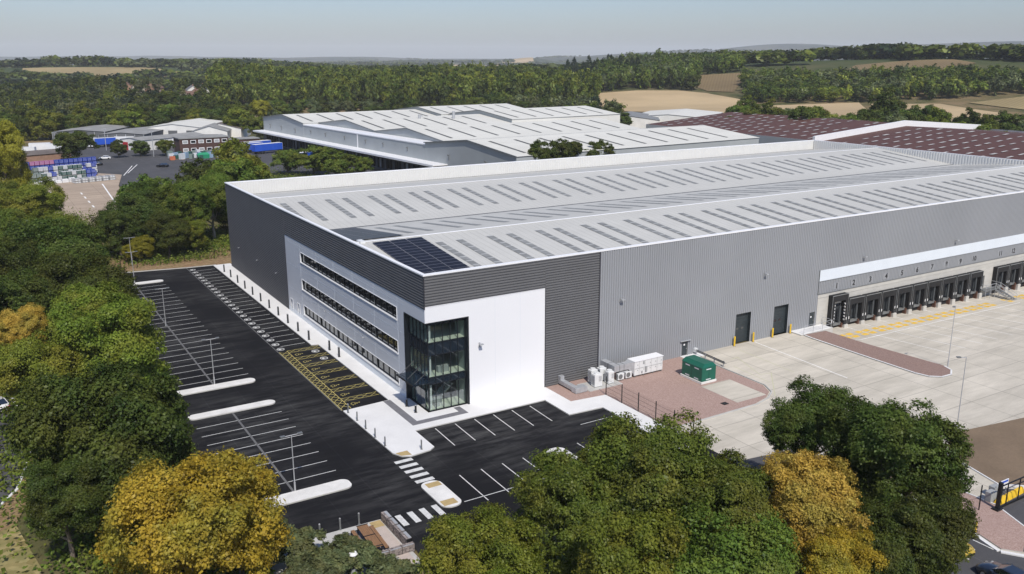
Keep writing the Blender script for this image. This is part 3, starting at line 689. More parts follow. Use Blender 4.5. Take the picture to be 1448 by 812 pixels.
# dock numbers
def text_mesh(s, size):
    cu = bpy.data.curves.new('t', 'FONT'); cu.body = s; cu.size = size; cu.align_x = 'CENTER'; cu.align_y = 'CENTER'; cu.extrude = .012; cu.offset = .028
    o = bpy.data.objects.new('t', cu); COL.objects.link(o); dg = bpy.context.evaluated_depsgraph_get(); me = bpy.data.meshes.new_from_object(o.evaluated_get(dg))
    bpy.data.objects.remove(o); return me
for i, c in enumerate(docks):
    pl = MB().box(c-.95, c+.35, -.09, -.045, 5.2, 6.2).build('number_plate', 'grey_clad', WH)
    me = text_mesh(str(i+1), 1.15); me.materials.clear(); me.materials.append(MT['black_metal'])
    o = bpy.data.objects.new('number', me); COL.objects.link(o); o.parent = pl; o.rotation_euler = (R_(90), 0, 0); o.location = (c-.25, -.105, 5.7)
# door between docks 10 and 11
MB().box(105.6, 106.8, .1, .15, 0, 2.2).build('door', 'door_grey', WH)
# --- white panel front
b = MB(); b.quad((5.45,0,0),(15.78,0,0),(15.78,0,12.55),(5.45,0,12.55)); b.quad((0,0,10.7),(5.45,0,10.7),(5.45,0,12.55),(0,0,12.55))
b.box(0, 15.8, -.03, -.0, 12.5, 12.56); b.build('white_wall_panel', 'white_panel', WH)
b = MB()
for x in (8.9, 12.3): b.box(x, x+.02, -.012, -.001, .1, 12.5)
b.box(5.45, 15.78, -.02, .02, 0, .12)
b.build('panel_joint', 'pale_band', WH)
# --- gable office wall
r1 = (7.5, 42.5, 9.25, 10.75); r2_ = (7.5, 42.5, 5.05, 6.6); r3 = (7.5, 42.3, 1.15, 2.6); dA = (44.3, 45.4, .12, 2.1); dB = (47.6, 48.7, .12, 2.1)
b = MB(); wall_holes(b, 0, 0, 5.5, 49.76, 0, 12.25, [r1, r2_, r3, dA, dB], .28)
b.quad((0,0,10.7),(0,5.5,10.7),(0,5.5,12.25),(0,0,12.25))
b.build('shaded_wall_panel', 'silver', WH)  # same white panel as the front, shade of this side painted in
b = MB()
for y in (7.3, 14.4, 21.4, 28.4, 35.4, 42.7): b.box(-.012, -.001, y, y+.025, 6.8, 9.1); b.box(-.012, -.001, y, y+.025, 2.8, 4.9); b.box(-.012, -.001, y, y+.025, 10.9, 12.2)
for z in (4.1, 8.0, 11.5): b.box(-.011, -.001, 5.5, 49.7, z, z+.02)
b.box(-.03, .0, 5.5, 49.7, .0, .75)
b.build('panel_joint', 'pale_band', WH)
for (y0, y1, z0, z1), nb, sub in ((r1, 5, 4), (r2_, 5, 4), (r3, 5, 4)):
    bw = (y1-y0)/nb
    MB().box(-.09, .26, y0-.06, y1+.06, z0-.09, z0-.002).box(-.05, .02, y0-.06, y1+.06, z1+.002, z1+.06).box(-.05, .02, y0-.06, y0-.002, z0-.002, z1+.002).box(-.05, .02, y1+.002, y1+.06, z0-.002, z1+.002).build('window_surround', 'white_trim', WH)
    for k in range(nb):
        a = y0+k*bw; f = MB()
        f.box(.14, .25, a+.002, a+.10, z0, z1); f.box(.14, .25, a+bw-.03, a+bw-.002, z0, z1); f.box(.15, .25, a, a+bw, z0, z0+.06); f.box(.15, .25, a, a+bw, z1-.06, z1)
        for j in range(1, sub): f.box(.17, .24, a+bw*j/sub-.03, a+bw*j/sub+.03, z0, z1)
        wn = f.build('window', 'frame', WH)
        MB().quad((.26, a, z0), (.26, a+bw, z0), (.26, a+bw, z1), (.26, a, z1)).build('pane', 'glass', wn)
        if k: MB().box(.10, .138, a-.03, a+.03, z0, z1).build('mullion_fin', 'galv_d', wn)
for (y0, y1, z0, z1) in (dA, dB):
    MB().box(.16, .2, y0, y1, z0, z1).build('door', 'silver', WH); MB().box(-.04, .05, y0-.08, y0, .12, z1+.08).box(-.04, .05, y1, y1+.08, .12, z1+.08).box(-.04, .05, y0-.08, y1+.08, z1+.082, z1+.2).build('door_surround', 'white_trim', WH)
# --- glazed corner
GC = [(0.5, .5)]
b = MB()   # recessed reveal frame around the glass
b.box(5.25, 5.45, .0, .5, 0, 10.7); b.box(0, .5, 5.3, 5.5, 0, 10.7); b.quad((0,0,10.7),(5.45,0,10.7),(5.45,.5,10.7),(0,.5,10.7)); b.quad((0,.5,10.7),(.5,.5,10.7),(.5,5.5,10.7),(0,5.5,10.7))
b.box(-.02, 5.45, -.03, .0, 10.6, 10.7); b.box(-.03, 0, -.03, 5.5, 10.6, 10.7); b.box(5.3, 5.46, -.04, 0, 0, 10.7); b.box(-.04, 0, 5.36, 5.5, 0, 10.7)
b.build('corner_frame', 'frame', WH)
zs = [(0.1, 4.0), (6.6-1.9+.0, 6.65+.0), (8.15, 10.3)]
win = [(.12, 3.25), (4.1, 6.65), (8.15, 10.25)]
gf = MB()
for u in (.55, 1.42, 2.38, 3.34, 4.3, 5.22): gf.box(u-.035, u+.035, .47, .6, .05, 10.6)
for u in (.55, 1.45, 2.4, 3.35, 4.3, 5.25): gf.box(.47, .6, u-.035, u+.035, .05, 10.6)
for z in (.08, 3.28, 4.05, 6.68, 8.1, 10.28): gf.box(.5, 5.25, .48, .59, z-.05, z+.05); gf.box(.48, .59, .5, 5.3, z-.05, z+.05)
gm = gf.build('curtain_wall', 'frame', WH)
for z0, z1 in win:
    MB().quad((.55,.54,z0),(5.25,.54,z0),(5.25,.54,z1),(.55,.54,z1)).build('pane', 'clear_glass', gm)
    MB().quad((.54,.55,z0),(.54,5.3,z0),(.54,5.3,z1),(.54,.55,z1)).build('pane', 'clear_glass', gm)
for z0, z1 in ((3.3, 4.03), (6.72, 8.08), (10.3, 10.68)):
    MB().quad((.55,.53,z0),(5.25,.53,z0),(5.25,.53,z1),(.55,.53,z1)).quad((.53,.55,z0),(.53,5.3,z0),(.53,5.3,z1),(.53,.55,z1)).build('spandrel', 'spandrel', gm)
b = MB()
for z in (.13, 4.12, 8.18): b.quad((.62,.62,z),(9,.62,z),(9,9,z),(.62,9,z))
b.build('office_floor', 'int_floor', WH)
b = MB()
for z in (3.24, 6.6, 10.24): b.quad((.62,.62,z),(9,.62,z),(9,9,z),(.62,9,z))
b.quad((9,.3,0),(9,9,0),(9,9,10.6),(9,.3,10.6)); b.quad((.3,9,0),(9,9,0),(9,9,10.6),(.3,9,10.6)); b.quad((5.3,.62,0),(5.3,3,0),(5.3,3,10.6),(5.3,.62,10.6)); b.quad((.62,5.35,0),(3,5.35,0),(3,5.35,10.6),(.62,5.35,10.6))
b.build('office_wall', 'int_wall', WH)
b = MB()
for z in (.13, 4.12, 8.18): b.cyl((1.0,1.0,z),(1.0,1.0,z+2.9),.12,10)
for k in range(9): b.box(3.0+.22*k, 3.22+.22*k, 3.2, 4.6, .14+.18*k, .32+.18*k)
b.build('office_column', 'white_unit', WH)
b = MB(); b.box(1.4, 2.9, 2.0, 2.8, .14, .9); b.box(2.2, 3.6, 1.4, 2.0, 4.13, 4.85); b.box(1.6, 2.2, 1.2, 1.8, .14, .6); b.build('furniture', 'cloud_grey', WH)
cn = MB(); cn.box(-1.6, .45, .0, 4.4, 3.62, 3.78)
can = cn.build('entrance_canopy', 'spandrel', WH)
b = MB()
for k in range(6): b.box(-1.75, -1.6, .05+.86*k, .12+.86*k, 3.6, 3.75)
b.box(-1.66, -1.6, 0, 4.4, 3.6, 3.8)
for y in (.3, 2.2, 4.1): b.cyl((-1.3, y, 3.8), (.45, y, 5.1), .02, 6)
b.build('canopy_tie', 'frame', can)
for y0, y1 in ((1.3, 2.3), (2.4, 3.4)):
    MB().box(.40, .46, y0, y1, .13, 2.5).build('entrance_door', 'spandrel', WH)
# --- roof
s = .105; GZ = 13.6
ridge = GZ+s*(42.65/2-.5)
b = MB(); ys = [.45, 21.6, 42.65, 64.0, 84.85]; zr = [GZ, ridge, GZ, ridge, GZ]
for i in range(4):
    for k in range(20):
        x0 = .3+(LX-.6)*k/20; x1 = .3+(LX-.6)*(k+1)/20
        b.quad((x0, ys[i], zr[i]), (x1, ys[i], zr[i]), (x1, ys[i+1], zr[i+1]), (x0, ys[i+1], zr[i+1]))
RF = b.build('roof', 'roof', WH)
b = MB(); b.box(.3, LX-.3, 21.45, 21.75, ridge+.02, ridge+.09); b.box(.3, LX-.3, 63.85, 64.15, ridge+.02, ridge+.09); b.build('ridge_cap', 'white_trim', RF)
b = MB(); b.box(.3, LX-.3, 42.5, 42.95, GZ-.02, GZ+.05); b.box(.3, LX-.3, 84.6, 84.85, GZ-.02, GZ+.06); b.build('gutter', 'shed_dark', RF)
b = MB()
for k in range(13): b.box(3+12.4*k, 3.6+12.4*k, 66+((k*7) % 5), 66.8+((k*7) % 5), ridge-.2, ridge+.2)
# parapets (inside faces ribbed vertically) and the white cap
b = MB(); vribs(b, 1, 84.88, .3, LX-.3, GZ-.3, 16.05, -1, .5); vribs(b, 0, LX-.35, .4, 84.9, GZ-.3, 16.05, -1, .7)
b.quad((.3,.42,GZ-.3),(LX-.3,.42,GZ-.3),(LX-.3,.42,16.05),(.3,.42,16.05)); b.quad((.3,.4,GZ-.3),(.3,84.9,GZ-.3),(.3,84.9,16.05),(.3,.4,16.05))
b.build('parapet_lining', 'lining', WH)
b = MB(); b.box(-.12, LX+.1, -.12, .46, 16.05, 16.2); b.box(-.12, LX+.1, 84.84, 85.42, 16.05, 16.2); b.box(-.12, .36, .46, 84.84, 16.05, 16.2); b.box(LX-.36, LX+.1, .46, 84.84, 16.05, 16.2)
b.build('parapet_cap', 'white_trim', WH)
b = MB(); b.quad((LX,0,-1.6),(LX,LY,-1.6),(LX,LY,16.05),(LX,0,16.05)); b.quad((0,LY,0),(LX,LY,0),(LX,LY,16.05),(0,LY,16.05)); b.build('rear_cladding', 'grey_clad', WH)
# rooflights
def rz(y):
    y = y if y < 42.65 else y-42.4
    return GZ+s*(y-.5) if y < 21.6 else ridge-s*(y-21.6)
strips = []
for k in range(21):
    for dx in (3.1, 6.15):
        x = dx+7.77*k
        if x > LX-2: continue
        strips.append((x, 47.7, 60.1))
        if k >= 1: strips.append((x, 4.6, 18)); strips.append((x, 26.3, 38.8))
strips.sort(key=lambda q: (q[0]+40)**2+(q[1]+84)**2)
def strip_mesh(b, x, y0, y1):
    n = 8
    for j in range(n):
        a = y0+(y1-y0)*j/n; c = y0+(y1-y0)*(j+1)/n
        b.add([(x-.5,a+.09,rz(a+.09)+.035),(x+.5,a+.09,rz(a+.09)+.035),(x+.5,c-.09,rz(c-.09)+.035),(x-.5,c-.09,rz(c-.09)+.035)], [(0,1,2,3)], 0)
        b.add([(x-.5,c-.09,rz(c-.09)+.045),(x+.5,c-.09,rz(c-.09)+.045),(x+.5,c+.09,rz(c+.09)+.045),(x-.5,c+.09,rz(c+.09)+.045)], [(0,1,2,3)], 1)
for q in strips[:100]: b = MB(); strip_mesh(b, *q); b.build('rooflight', ['rooflight', 'rooflight_joint'], WH)
b = MB()
for q in strips[100:]: strip_mesh(b, *q)
o = b.build('rooflights', ['rooflight', 'rooflight_joint'], WH); o['kind'] = 'stuff'
# solar arrays stand on the roof
def solar(label, x0, w, ya, yb, n):
    r = empty('solar_array', label, 'solar panels', (x0, ya, rz(ya)), 0, 'solar arrays on the warehouse roof')
    ph = (yb-ya)/n
    for c in range(3):
        for k in range(n):
            a = ya+ph*k; c0 = a+.03; c1 = a+ph-.03; z0 = rz(c0)-rz(ya)+.14; z1 = rz(c1)-rz(ya)+.14
            x = c*w; b = MB(); P = lambda u, t, d=0: (x+.03+(w-.06)*u, (c0-ya)+(c1-c0)*t, z0+(z1-z0)*t+d)
            b.quad(P(0,0),P(1,0),P(1,1),P(0,1),1)
            b.quad(P(.015,.03,.006),P(.985,.03,.006),P(.985,.97,.006),P(.015,.97,.006),0)
            b.quad(P(.5-.006,.03,.01),P(.5+.006,.03,.01),P(.5+.006,.97,.01),P(.5-.006,.97,.01),2)
            b.build('solar_panel', ['solar', 'solar_frame', 'solar_cell'], r)
solar('dark solar array on the front roof slope behind the white corner', 2.6, 2.35, 4.2, 20.6, 15)
solar('solar array on the shaded far side of the first roof ridge, looking grey', 1.6, 2.3, 23.6, 41.5, 15)
# wall lamps
def wlamp(x, y, z, ax):
    b = MB()
    if ax == 1: b.box(x-.05, x+.05, y-.55, y-.04, z, z+.08); b.box(x-.22, x+.22, y-.7, y-.35, z-.06, z+.06); b.box(x-.08, x+.08, y-.12, y-.045, z-.5, z+.1)
    else: b.box(x-.3, x-.04, y-.03, y+.03, z, z+.05); b.box(x-.42, x-.2, y-.1, y+.1, z-.04, z+.04)
    b.build('wall_lamp', 'galv', WH)
for x in (27.1, 52.5, 73.6, 96.8, 120, 143): wlamp(x, 0, 9.6, 1)
wlamp(6.8, 0, 7.3, 1); wlamp(0, 32.2, 4.2, 0); wlamp(0, 18, 4.2, 0); wlamp(0, 55, 5, 0); wlamp(0, 66, 5, 0); wlamp(0, 78, 5, 0)
# roof access hatch bits at gutter
MB().box(1.2, 1.9, 21.0, 22.4, ridge-.05, ridge+.25).build('roof_hatch', 'white_unit', WH)
# ------------------------------------------------------------------ site furniture
def ev_post(x, y, label, h=1.35):
    r = empty('charging_post', label, 'charging post', (x, y, .12), 0, 'charging posts along the gable pavement')
    MB().box(-.14, .14, -.17, .17, 0, .06).box(-.1, .1, -.13, .13, .06, h).build('body', 'frame', r, bevel=.01)
    MB().box(-.105, .105, -.135, .135, h, h+.05).build('cap', 'galv', r)
    MB().box(-.12, -.1, -.09, .09, h-.45, h-.12).build('screen', 'cloud_grey', r)
    MB().cyl((.05, .15, .35), (-.02, .2, .95), .025, 6).build('cable', 'tyre', r)
for k in range(11): ev_post(-2.5, 81-4.8*k, 'dark charging post on the white gable pavement, %s from the far end' % ordn(k))
ev_post(-1.6, 27.1, 'dark charging post beside the first yellow hatched bay, by the office windows')
ev_post(-1.5, 23.7, 'dark charging post beside the second yellow hatched bay, nearest to the glass entrance')
def bollard(x, y, label, group, z=.12, h=1.05, r=.075, m='galv_d', name='bollard', cat='bollard', parts=True):
    o = empty(name, label, cat, (x, y, z), 0, group)
    MB().cyl((0, 0, 0), (0, 0, h), r, 12).build('post', m, o, smooth=False)
    MB().cyl((0, 0, h), (0, 0, h+.05), r*1.05, 12, 0, r*.5).build('cap', 'galv' if m != 'yellow' else 'yellow', o)
    MB().cyl((0, 0, 0), (0, 0, .02), r*1.7, 12).build('base_plate', 'galv_d', o)
for k, (x, y) in enumerate(((-7.5,4.9),(-7.45,2.3),(-7.5,-.3),(-7.5,-2.9),(-7.45,-5.4))):
    bollard(x, y, 'slim steel bollard on the left plaza kerb, %s from the yellow hatching' % ordn(k), 'bollards round the plaza')
bollard(-4.6, -8.1, 'slim steel bollard standing alone at the right corner of the white plaza', 'bollards round the plaza')
for k, x in enumerate((-19.2, -17.4, -15.7)):
    bollard(x, -18.85, 'slim bollard on the footpath by the picnic table, %s from the left' % ordn(k), 'bollards on the near footpath', .11)
for k, (x, y) in enumerate(((-1.05,3.2),(-.95,1.0))):
    bollard(x, y, ('short black bollard by the glass entrance, the one farther from the corner', 'short black bollard by the glass entrance, the one nearer the corner')[k], 'black bollards at the entrance', .12, .85, .12, 'black_metal')
for k, x in enumerate((47.1, 50.75, 54.6, 58.25)):
    bollard(x, -.45, 'yellow safety bollard %s roller door' % ('left of the left', 'right of the left', 'left of the right', 'right of the right')[k], 'yellow bollards at the roller doors', 0, 1.35, .12, 'yellow')
def lamp_post(x, y, h, label, heads=2, rz_=0, name='lamp_post', z=.12, arm=.6):
    o = empty(name, label, 'lamp post', (x, y, z), rz_, 'lamp posts around the site')
    MB().cyl((0,0,0),(0,0,.9),.085,10).cyl((0,0,.9),(0,0,h),.055,10,0,.035).build('pole', 'galv', o)
    b = MB(); b.cyl((-arm if heads == 2 else 0, 0, h-.02), (arm, 0, h-.02), .035, 6); b.build('arm', 'galv', o)
    for sx in ((-1, 1) if heads == 2 else (1,)):
        b = MB(); b.prism([(sx*arm, -.12), (sx*(arm+.42), -.16), (sx*(arm+.42), .16), (sx*arm, .12)], h-.03, h+.07); b.build('lamp_head', 'galv_d', o)
for x, y, h, lb in ((-18.2,80.9,5.6,'double-headed lamp post on the far white island of the car park'), (-18.5,51,5.8,'double-headed lamp post midway along the long block of bays'),
    (-18.2,22.1,5.8,'double-headed lamp post at the near end of the long block of bays'), (-18.5,-10.1,5.6,'double-headed lamp post on the nearest white island')): lamp_post(x, y, h, lb, 2, 0 if y > -30 else 0, z=.0 if 40 < y < 60 else .12)
lamp_post(-16.4, 95.2, 5.6, 'lamp post on the brown verge in front of the trees', 2, 0, z=.02)
lamp_post(64.3, -21.2, 8.2, 'tall single lamp post at the tip of the brick island in the loading yard', 1, R_(200))
lamp_post(45.9, -34.2, 8.6, 'tall single lamp post beside the brown road base', 1, R_(150), z=0)
# rails
def fence_posts(name, label, pts, h, z=.05, m='black_metal', wires=(.5, 1.0, 1.5, 2.0), mesh=False, grp=None):
    o = empty(name, label, 'fence', (pts[0][0], pts[0][1], z), 0, grp); x0, y0 = pts[0]
    for x, y in pts: MB().box(x-x0-.04, x-x0+.04, y-y0-.04, y-y0+.04, 0, h).build('post', m, o)
    b = MB()
    for i in range(len(pts)-1):
        for wz in wires: b.cyl((pts[i][0]-x0, pts[i][1]-y0, wz), (pts[i+1][0]-x0, pts[i+1][1]-y0, wz), .012, 4, cap=False)
        if mesh:
            p, q = Vector(pts[i]), Vector(pts[i+1]); n = int((q-p).length/.12)
            for k in range(1, n): t = p+(q-p)*k/n; b.cyl((t.x-x0, t.y-y0, .05), (t.x-x0, t.y-y0, h-.05), .004, 3, cap=False)
    b.build('wire_panel', m, o)
fence_posts('mesh_fence', 'thin black mesh fence with posts along the left edge of the gravel bed', [(20.62,-5.95-3*k) for k in range(6)], 2.35, .07, mesh=True)
fence_posts('mesh_fence', 'short run of black mesh fence across the paved strip left of the sliding gate', [(29.4,-44.7),(32.1,-45.2)], 2.4, .1, wires=(1.2,), mesh=True)
fence_posts('boundary_fence', 'low dark wire fence along the brown verge behind the car park', [(-24.4+2.9*k, 93.9+(.1 if k % 2 else 0)) for k in range(9)], 1.7, .02)
def rail(name, label, pts, h, z, m='galv', bars=(1.05, .55), grp=None, cat='handrail'):
    o = empty(name, label, cat, (pts[0][0], pts[0][1], z), 0, grp); x0, y0 = pts[0][:2]
    for x, y in pts: MB().cyl((x-x0, y-y0, 0), (x-x0, y-y0, h), .03, 6).build('post', m, o)
    b = MB()
    for i in range(len(pts)-1):
        for wz in bars: b.cyl((pts[i][0]-x0, pts[i][1]-y0, wz), (pts[i+1][0]-x0, pts[i+1][1]-y0, wz), .03, 6)
    b.build('rail', m, o)
rail('handrail', 'steel handrail round the small white slab by the first dock', [(59.2,-2.1),(61.2,-2.1),(63.2,-2.1),(65.2,-2.1),(65.3,-.3)], 1.2, .16, bars=(1.2,.65))
o = empty('crash_barrier', 'galvanised crash barrier between the green cabinet and the yard', 'barrier', (39.9, -.6, .05))
for k in range(4): MB().box(-.06-.13*k/3, .06-.13*k/3, -1.75*k-.06, -1.75*k+.06, 0, .75).build('post', 'galv', o)
b = MB()
for zz in (.45, .62): b.add([(-.02+.07,.3,zz),(-.02+.13,.3,zz+.07),(-.02+.07,.3,zz+.15),(-.4+.07,-5.6,zz),(-.4+.13,-5.6,zz+.07),(-.4+.07,-5.6,zz+.15)], [(0,1,4,3),(1,2,5,4)])
b.box(-.02,.08,-5.6,.3,.43,.46); b.build('beam', 'galv_d', o); MB().box(-.1,.35,.15,.55,.3,.85).build('end_cap', 'white_unit', o)
# dock stairs
o = empty('dock_stairs', 'galvanised steel landing and stairs by the door between the docks', 'stairs', (105.0, -.1, -1.4))
MB().box(0, 4.0, -1.6, -.02, 1.34, 1.42).build('landing', 'galv_d', o)
b = MB()
for k in range(7): b.box(2.9, 4.0, -1.65-.42*(k+1), -1.65-.42*k, 1.2-.19*k, 1.24-.19*k)
b.build('tread', 'galv_d', o)
for x in (2.85, 4.05):
    b = MB(); b.add([(x-.03,-1.6,1.1),(x+.03,-1.6,1.1),(x+.03,-1.6,1.42),(x-.03,-1.6,1.42),(x-.03,-4.7,-.1),(x+.03,-4.7,-.1),(x+.03,-4.7,.2),(x-.03,-4.7,.2)], [(0,1,2,3),(4,5,6,7),(0,1,5,4),(2,3,7,6),(0,3,7,4),(1,2,6,5)]); b.build('stringer', 'galv', o)
b = MB()
for x in (2.85, 4.05):
    b.cyl((x,-1.6,2.45),(x,-4.7,1.1),.04,6); b.cyl((x,-1.6,2.0),(x,-4.7,.65),.03,6); b.cyl((x,-4.7,0),(x,-4.7,1.1),.035,6); b.cyl((x,-3.1,.7),(x,-3.1,1.8),.035,6)
for x in (0, 1.4, 2.85): b.cyl((x,-1.55,0),(x,-1.55,2.45),.04,6)
b.cyl((0,-1.55,2.45),(2.85,-1.55,2.45),.04,6); b.cyl((0,-1.55,1.95),(2.85,-1.55,1.95),.03,6); b.cyl((0,-1.55,2.45),(0,-.05,2.45),.04,6); b.cyl((4.05,-1.6,2.45),(4.05,-.05,2.45),.04,6); b.cyl((4.05,-1.6,0),(4.05,-1.6,2.45),.04,6)
b.build('handrail', 'galv', o)
# plant
o = empty('air_handling_unit', 'long white air handling unit on feet against the grey wall', 'ventilation unit', (27.2, -3.1, .07))
MB().box(0, 4.6, 0, 1.35, .22, 2.05).build('casing', 'white_unit', o, bevel=.03)
b = MB(); b.prism([(-.05,-.06),(4.66,-.06),(4.66,1.42),(-.05,1.42)], 2.05, 2.12); b.build('lid', 'white_trim', o)
b = MB()
for x in (.75, 1.7, 2.7, 3.65): b.box(x, x+.02, -.012, -.0, .25, 2.03)
b.box(.02, 4.58, -.012, -.0, 1.1, 1.13)
for x in (.5, 1.5, 2.5, 3.4, 4.3): b.box(x, x+.05, -.03, 0, .8, .95); b.box(x, x+.05, -.03, 0, 1.5, 1.65)
b.build('door_seam', 'galv_d', o)
MB().box(1.35, 1.6, -.02, -.0, 1.55, 1.95).box(1.75, 2.0, -.1, -.0, .5, 1.2).box(1.1, 1.3, -.06, 0, .4, .7).build('control_box', 'cloud_grey', o)
b = MB()
for x in (.1, 1.5, 3.0, 4.4): b.box(x, x+.12, .05, 1.3, 0, .22)
b.build('foot', 'galv_d', o)
o = empty('supply_duct', 'square silver duct bending from the wall to the air handling unit', 'duct', (24.2, -2.9, .07))
b = MB(); b.box(0, .8, .0, 2.85, 1.2, 2.0); b.box(.8, 2.9, .0, .8, 1.2, 2.0); b.build('upper_run', 'galv', o, bevel=.02)
b = MB(); b.add([(2.2,0,1.2),(2.2,.8,1.2),(2.2,.8,2.0),(2.2,0,2.0),(2.98,-.15,.4),(2.98,1.1,.4),(2.98,1.1,2.1),(2.98,-.15,2.1)], [(0,1,5,4),(1,2,6,5),(2,3,7,6),(3,0,4,7),(0,1,2,3)]); b.build('transition', 'galv', o)
b = MB(); b.box(.9, 2.2, .1, .9, .35, 1.05); b.build('lower_run', 'galv', o)
b = MB()
for x in (.8, 1.5): b.box(x-.02, x+.02, -.03, .83, 1.17, 2.03)
b.box(-.03,.83,1.3,1.34,1.17,2.03); b.build('flange', 'galv_d', o)
o = empty('exhaust_duct', 'low silver duct running from the dark cladding to a square grey box', 'duct', (17.7, -3.9, .07))
MB().box(0, 1.7, 0, .95, .05, .72).build('plenum_box', 'galv', o, bevel=.02)
MB().box(.05, .65, .95, 3.85, .2, .72).build('run', 'galv', o, bevel=.02)
MB().box(.05, .6, 3.3, 3.85, .72, 1.2).build('riser', 'galv', o)
struct(MB().box(19.6, 24.6, -4.1, -1.4, .0, .15).build('plant_slab', 'concrete'))
def fan_unit(x, y, w, d, h, label, fans=0, side=1):
    o = empty('condenser_unit', label, 'condenser', (x, y, .15), 0, 'outdoor condenser units on the gravel')
    MB().box(0, w, 0, d, .06, h).build('casing', 'white_unit', o, bevel=.02)
    g = MB()
    if fans:     # top discharge
        MB().cyl((w/2, d/2, h), (w/2, d/2, h+.16), min(w, d)*.42, 16).build('fan_cowl', 'white_unit', o)
        for k in range(7): g.box(w*.52, w*.92, -.012, 0, h*.45+k*h*.06, h*.45+k*h*.06+.03)
        for k in range(9): g.box(-.012, 0, d*.1, d*.9, h*.2+k*h*.08, h*.2+k*h*.08+.05)
    else:
        for k in range(8): g.cyl((w*.42, -.012, h*.55), (w*.42, -.0, h*.55), .0+.04*(k+1), 16) if k == 7 else None
        for k in range(8): g.box(-.012, 0, d*.1, d*.9, .15+k*h*.1, .15+k*h*.1+.04)
    g.build('grille', 'galv_d', o)
    MB().box(.03, w-.03, .03, d-.03, 0, .06).build('foot', 'galv_d', o)
fan_unit(20.8,-3.5,1.1,.8,1.6,'tall white condenser at the front left of the plant group', 1); fan_unit(22.9,-3.45,.85,.8,1.55,'tall white condenser at the front right of the plant group', 1)
fan_unit(21.3,-2.1,.95,.75,1.65,'tall white condenser at the back left, close to the dark cladding', 1); fan_unit(22.6,-2.15,.95,.75,1.65,'tall white condenser at the back right of the plant group', 1)
fan_unit(24.65,-3.1,.95,.38,.85,'small white fan unit next to the tall condensers'); fan_unit(25.9,-3.05,.95,.38,.85,'small white fan unit next to the end of the long air handling unit')
# substation cabinet
o = empty('substation_cabinet', 'dark green electricity cabinet with a sloped lid on a concrete plinth', 'electric cabinet', (32.75, -9.25, .07))
MB().box(-.1, 2.4, -.1, 3.75, 0, .28).build('plinth', 'island', o, bevel=.02)
MB().box(0, 2.3, 0, 3.6, .28, 2.05).build('body', 'green_cab', o, bevel=.02)
b = MB(); b.add([(-.05,-.05,2.05),(2.35,-.05,2.05),(2.35,3.65,2.05),(-.05,3.65,2.05),(.45,.12,2.5),(1.85,.12,2.5),(1.85,3.48,2.5),(.45,3.48,2.5)], [(4,5,6,7),(0,1,5,4),(1,2,6,5),(2,3,7,6),(3,0,4,7),(0,1,2,3)]); b.build('lid', 'green_cab', o)
b = MB()
for y in (.6, 2.2): b.box(-.014, -.0, y, y+.75, 1.72, 1.86); b.box(-.014, 0, y, y+.75, .42, .56)
b.box(.7,1.5,-.014,0,1.72,1.84); b.box(.7,1.5,-.014,0,.42,.54); b.build('vent_strip', 'silver', o)
MB().box(-.012, -.0, 1.78, 1.81, .3, 2.0).box(1.14,1.17,-.012,0,.3,2.0).build('door_seam', 'black_metal', o)
o = MB().box(30.35, 31.1, -15.6, -14.95, .07, .12).build('drain_cover', 'black_metal'); tag(o, 'square black grating in the pink gravel near the small concrete pad', 'drain cover')
for x, y in ((-1.3,-2.9),):
    pass
# picnic table
o = empty('picnic_table', 'long timber picnic table with black frame on the grey terrace', 'picnic table', (-16.15, -22.3, .12), R_(-3))
b = MB()
for k in range(6): b.box(-.45+.15*k, -.45+.15*k+.14, -1.95, 1.95, .74, .79)
b.build('tabletop', 'wood', o)
for sx in (-1, 1):
    b = MB()
    for k in range(2): b.box(sx*.82-.16+.16*k, sx*.82-.16+.16*k+.15, -1.95, 1.95, .44, .49)
    b.build('bench', 'wood', o)
for y in (-1.85, 0, 1.85):
    b = MB()
    for sx in (-1, 1): b.box(sx*.95-.04, sx*.95+.04, y-.05, y+.05, 0, .5); b.box(sx*.38-.04, sx*.38+.04, y-.05, y+.05, 0, .8); 
    b.box(-.99, .99, y-.05, y+.05, .38, .44); b.box(-.5, .5, y-.05, y+.05, .795, .82); b.build('frame', 'black_metal', o)
def gabion(label, x0, x1, y0, y1, h, n, ax):
    o = empty('gabion_wall', label, 'gabion', (x0, y0, .05), 0, 'gabion walls by the picnic table')
    MB().box(0, x1-x0, 0, y1-y0, 0, h).build('stone_fill', 'gabion', o)
    b = MB()
    Lx, Ly = x1-x0, y1-y0
    for k in range(n+1):
        t = k/n
        if ax: b.box(-.02, Lx+.02, Ly*t-.015, Ly*t+.015, 0, h+.03)
        else: b.box(Lx*t-.015, Lx*t+.015, -.02, Ly+.02, 0, h+.03)
    b.build('cage', 'black_metal', o)
    c = MB()
    for k in range(n):
        t0, t1 = k/n, (k+1)/n
        if ax: c.box(Lx*.5, Lx+.03, Ly*t0+.1, Ly*t1-.1, h+.002, h+.035)
        else: c.box(Lx*t0+.1, Lx*t1-.1, -.03, Ly*.2, h+.002, h+.03)
    c.build('coping', 'galv', o)
gabion('stone gabion wall between the picnic table and the zebra crossing', -13.85, -13.4, -24.6, -19.3, .9, 4, 1)
gabion('stone gabion wall at the near end of the picnic terrace', -16.7, -13.4, -25.15, -24.75, .7, 3, 0)
o = empty('service_post', 'grey post with a white cap rising out of the near shrubs', 'post', (-19.35, -27.0, 0))
MB().cyl((0,0,0),(0,0,2.5),.28,12,0,.24).build('body', 'cloud_grey', o); MB().cyl((0,0,2.5),(0,0,2.65),.2,12,0,.35).cyl((0,0,2.65),(0,0,2.85),.34,12,0,.26).build('cap', 'white_trim', o)
MB().box(-.2,.2,-.33,-.2,1.6,2.2).build('panel', 'black_metal', o)
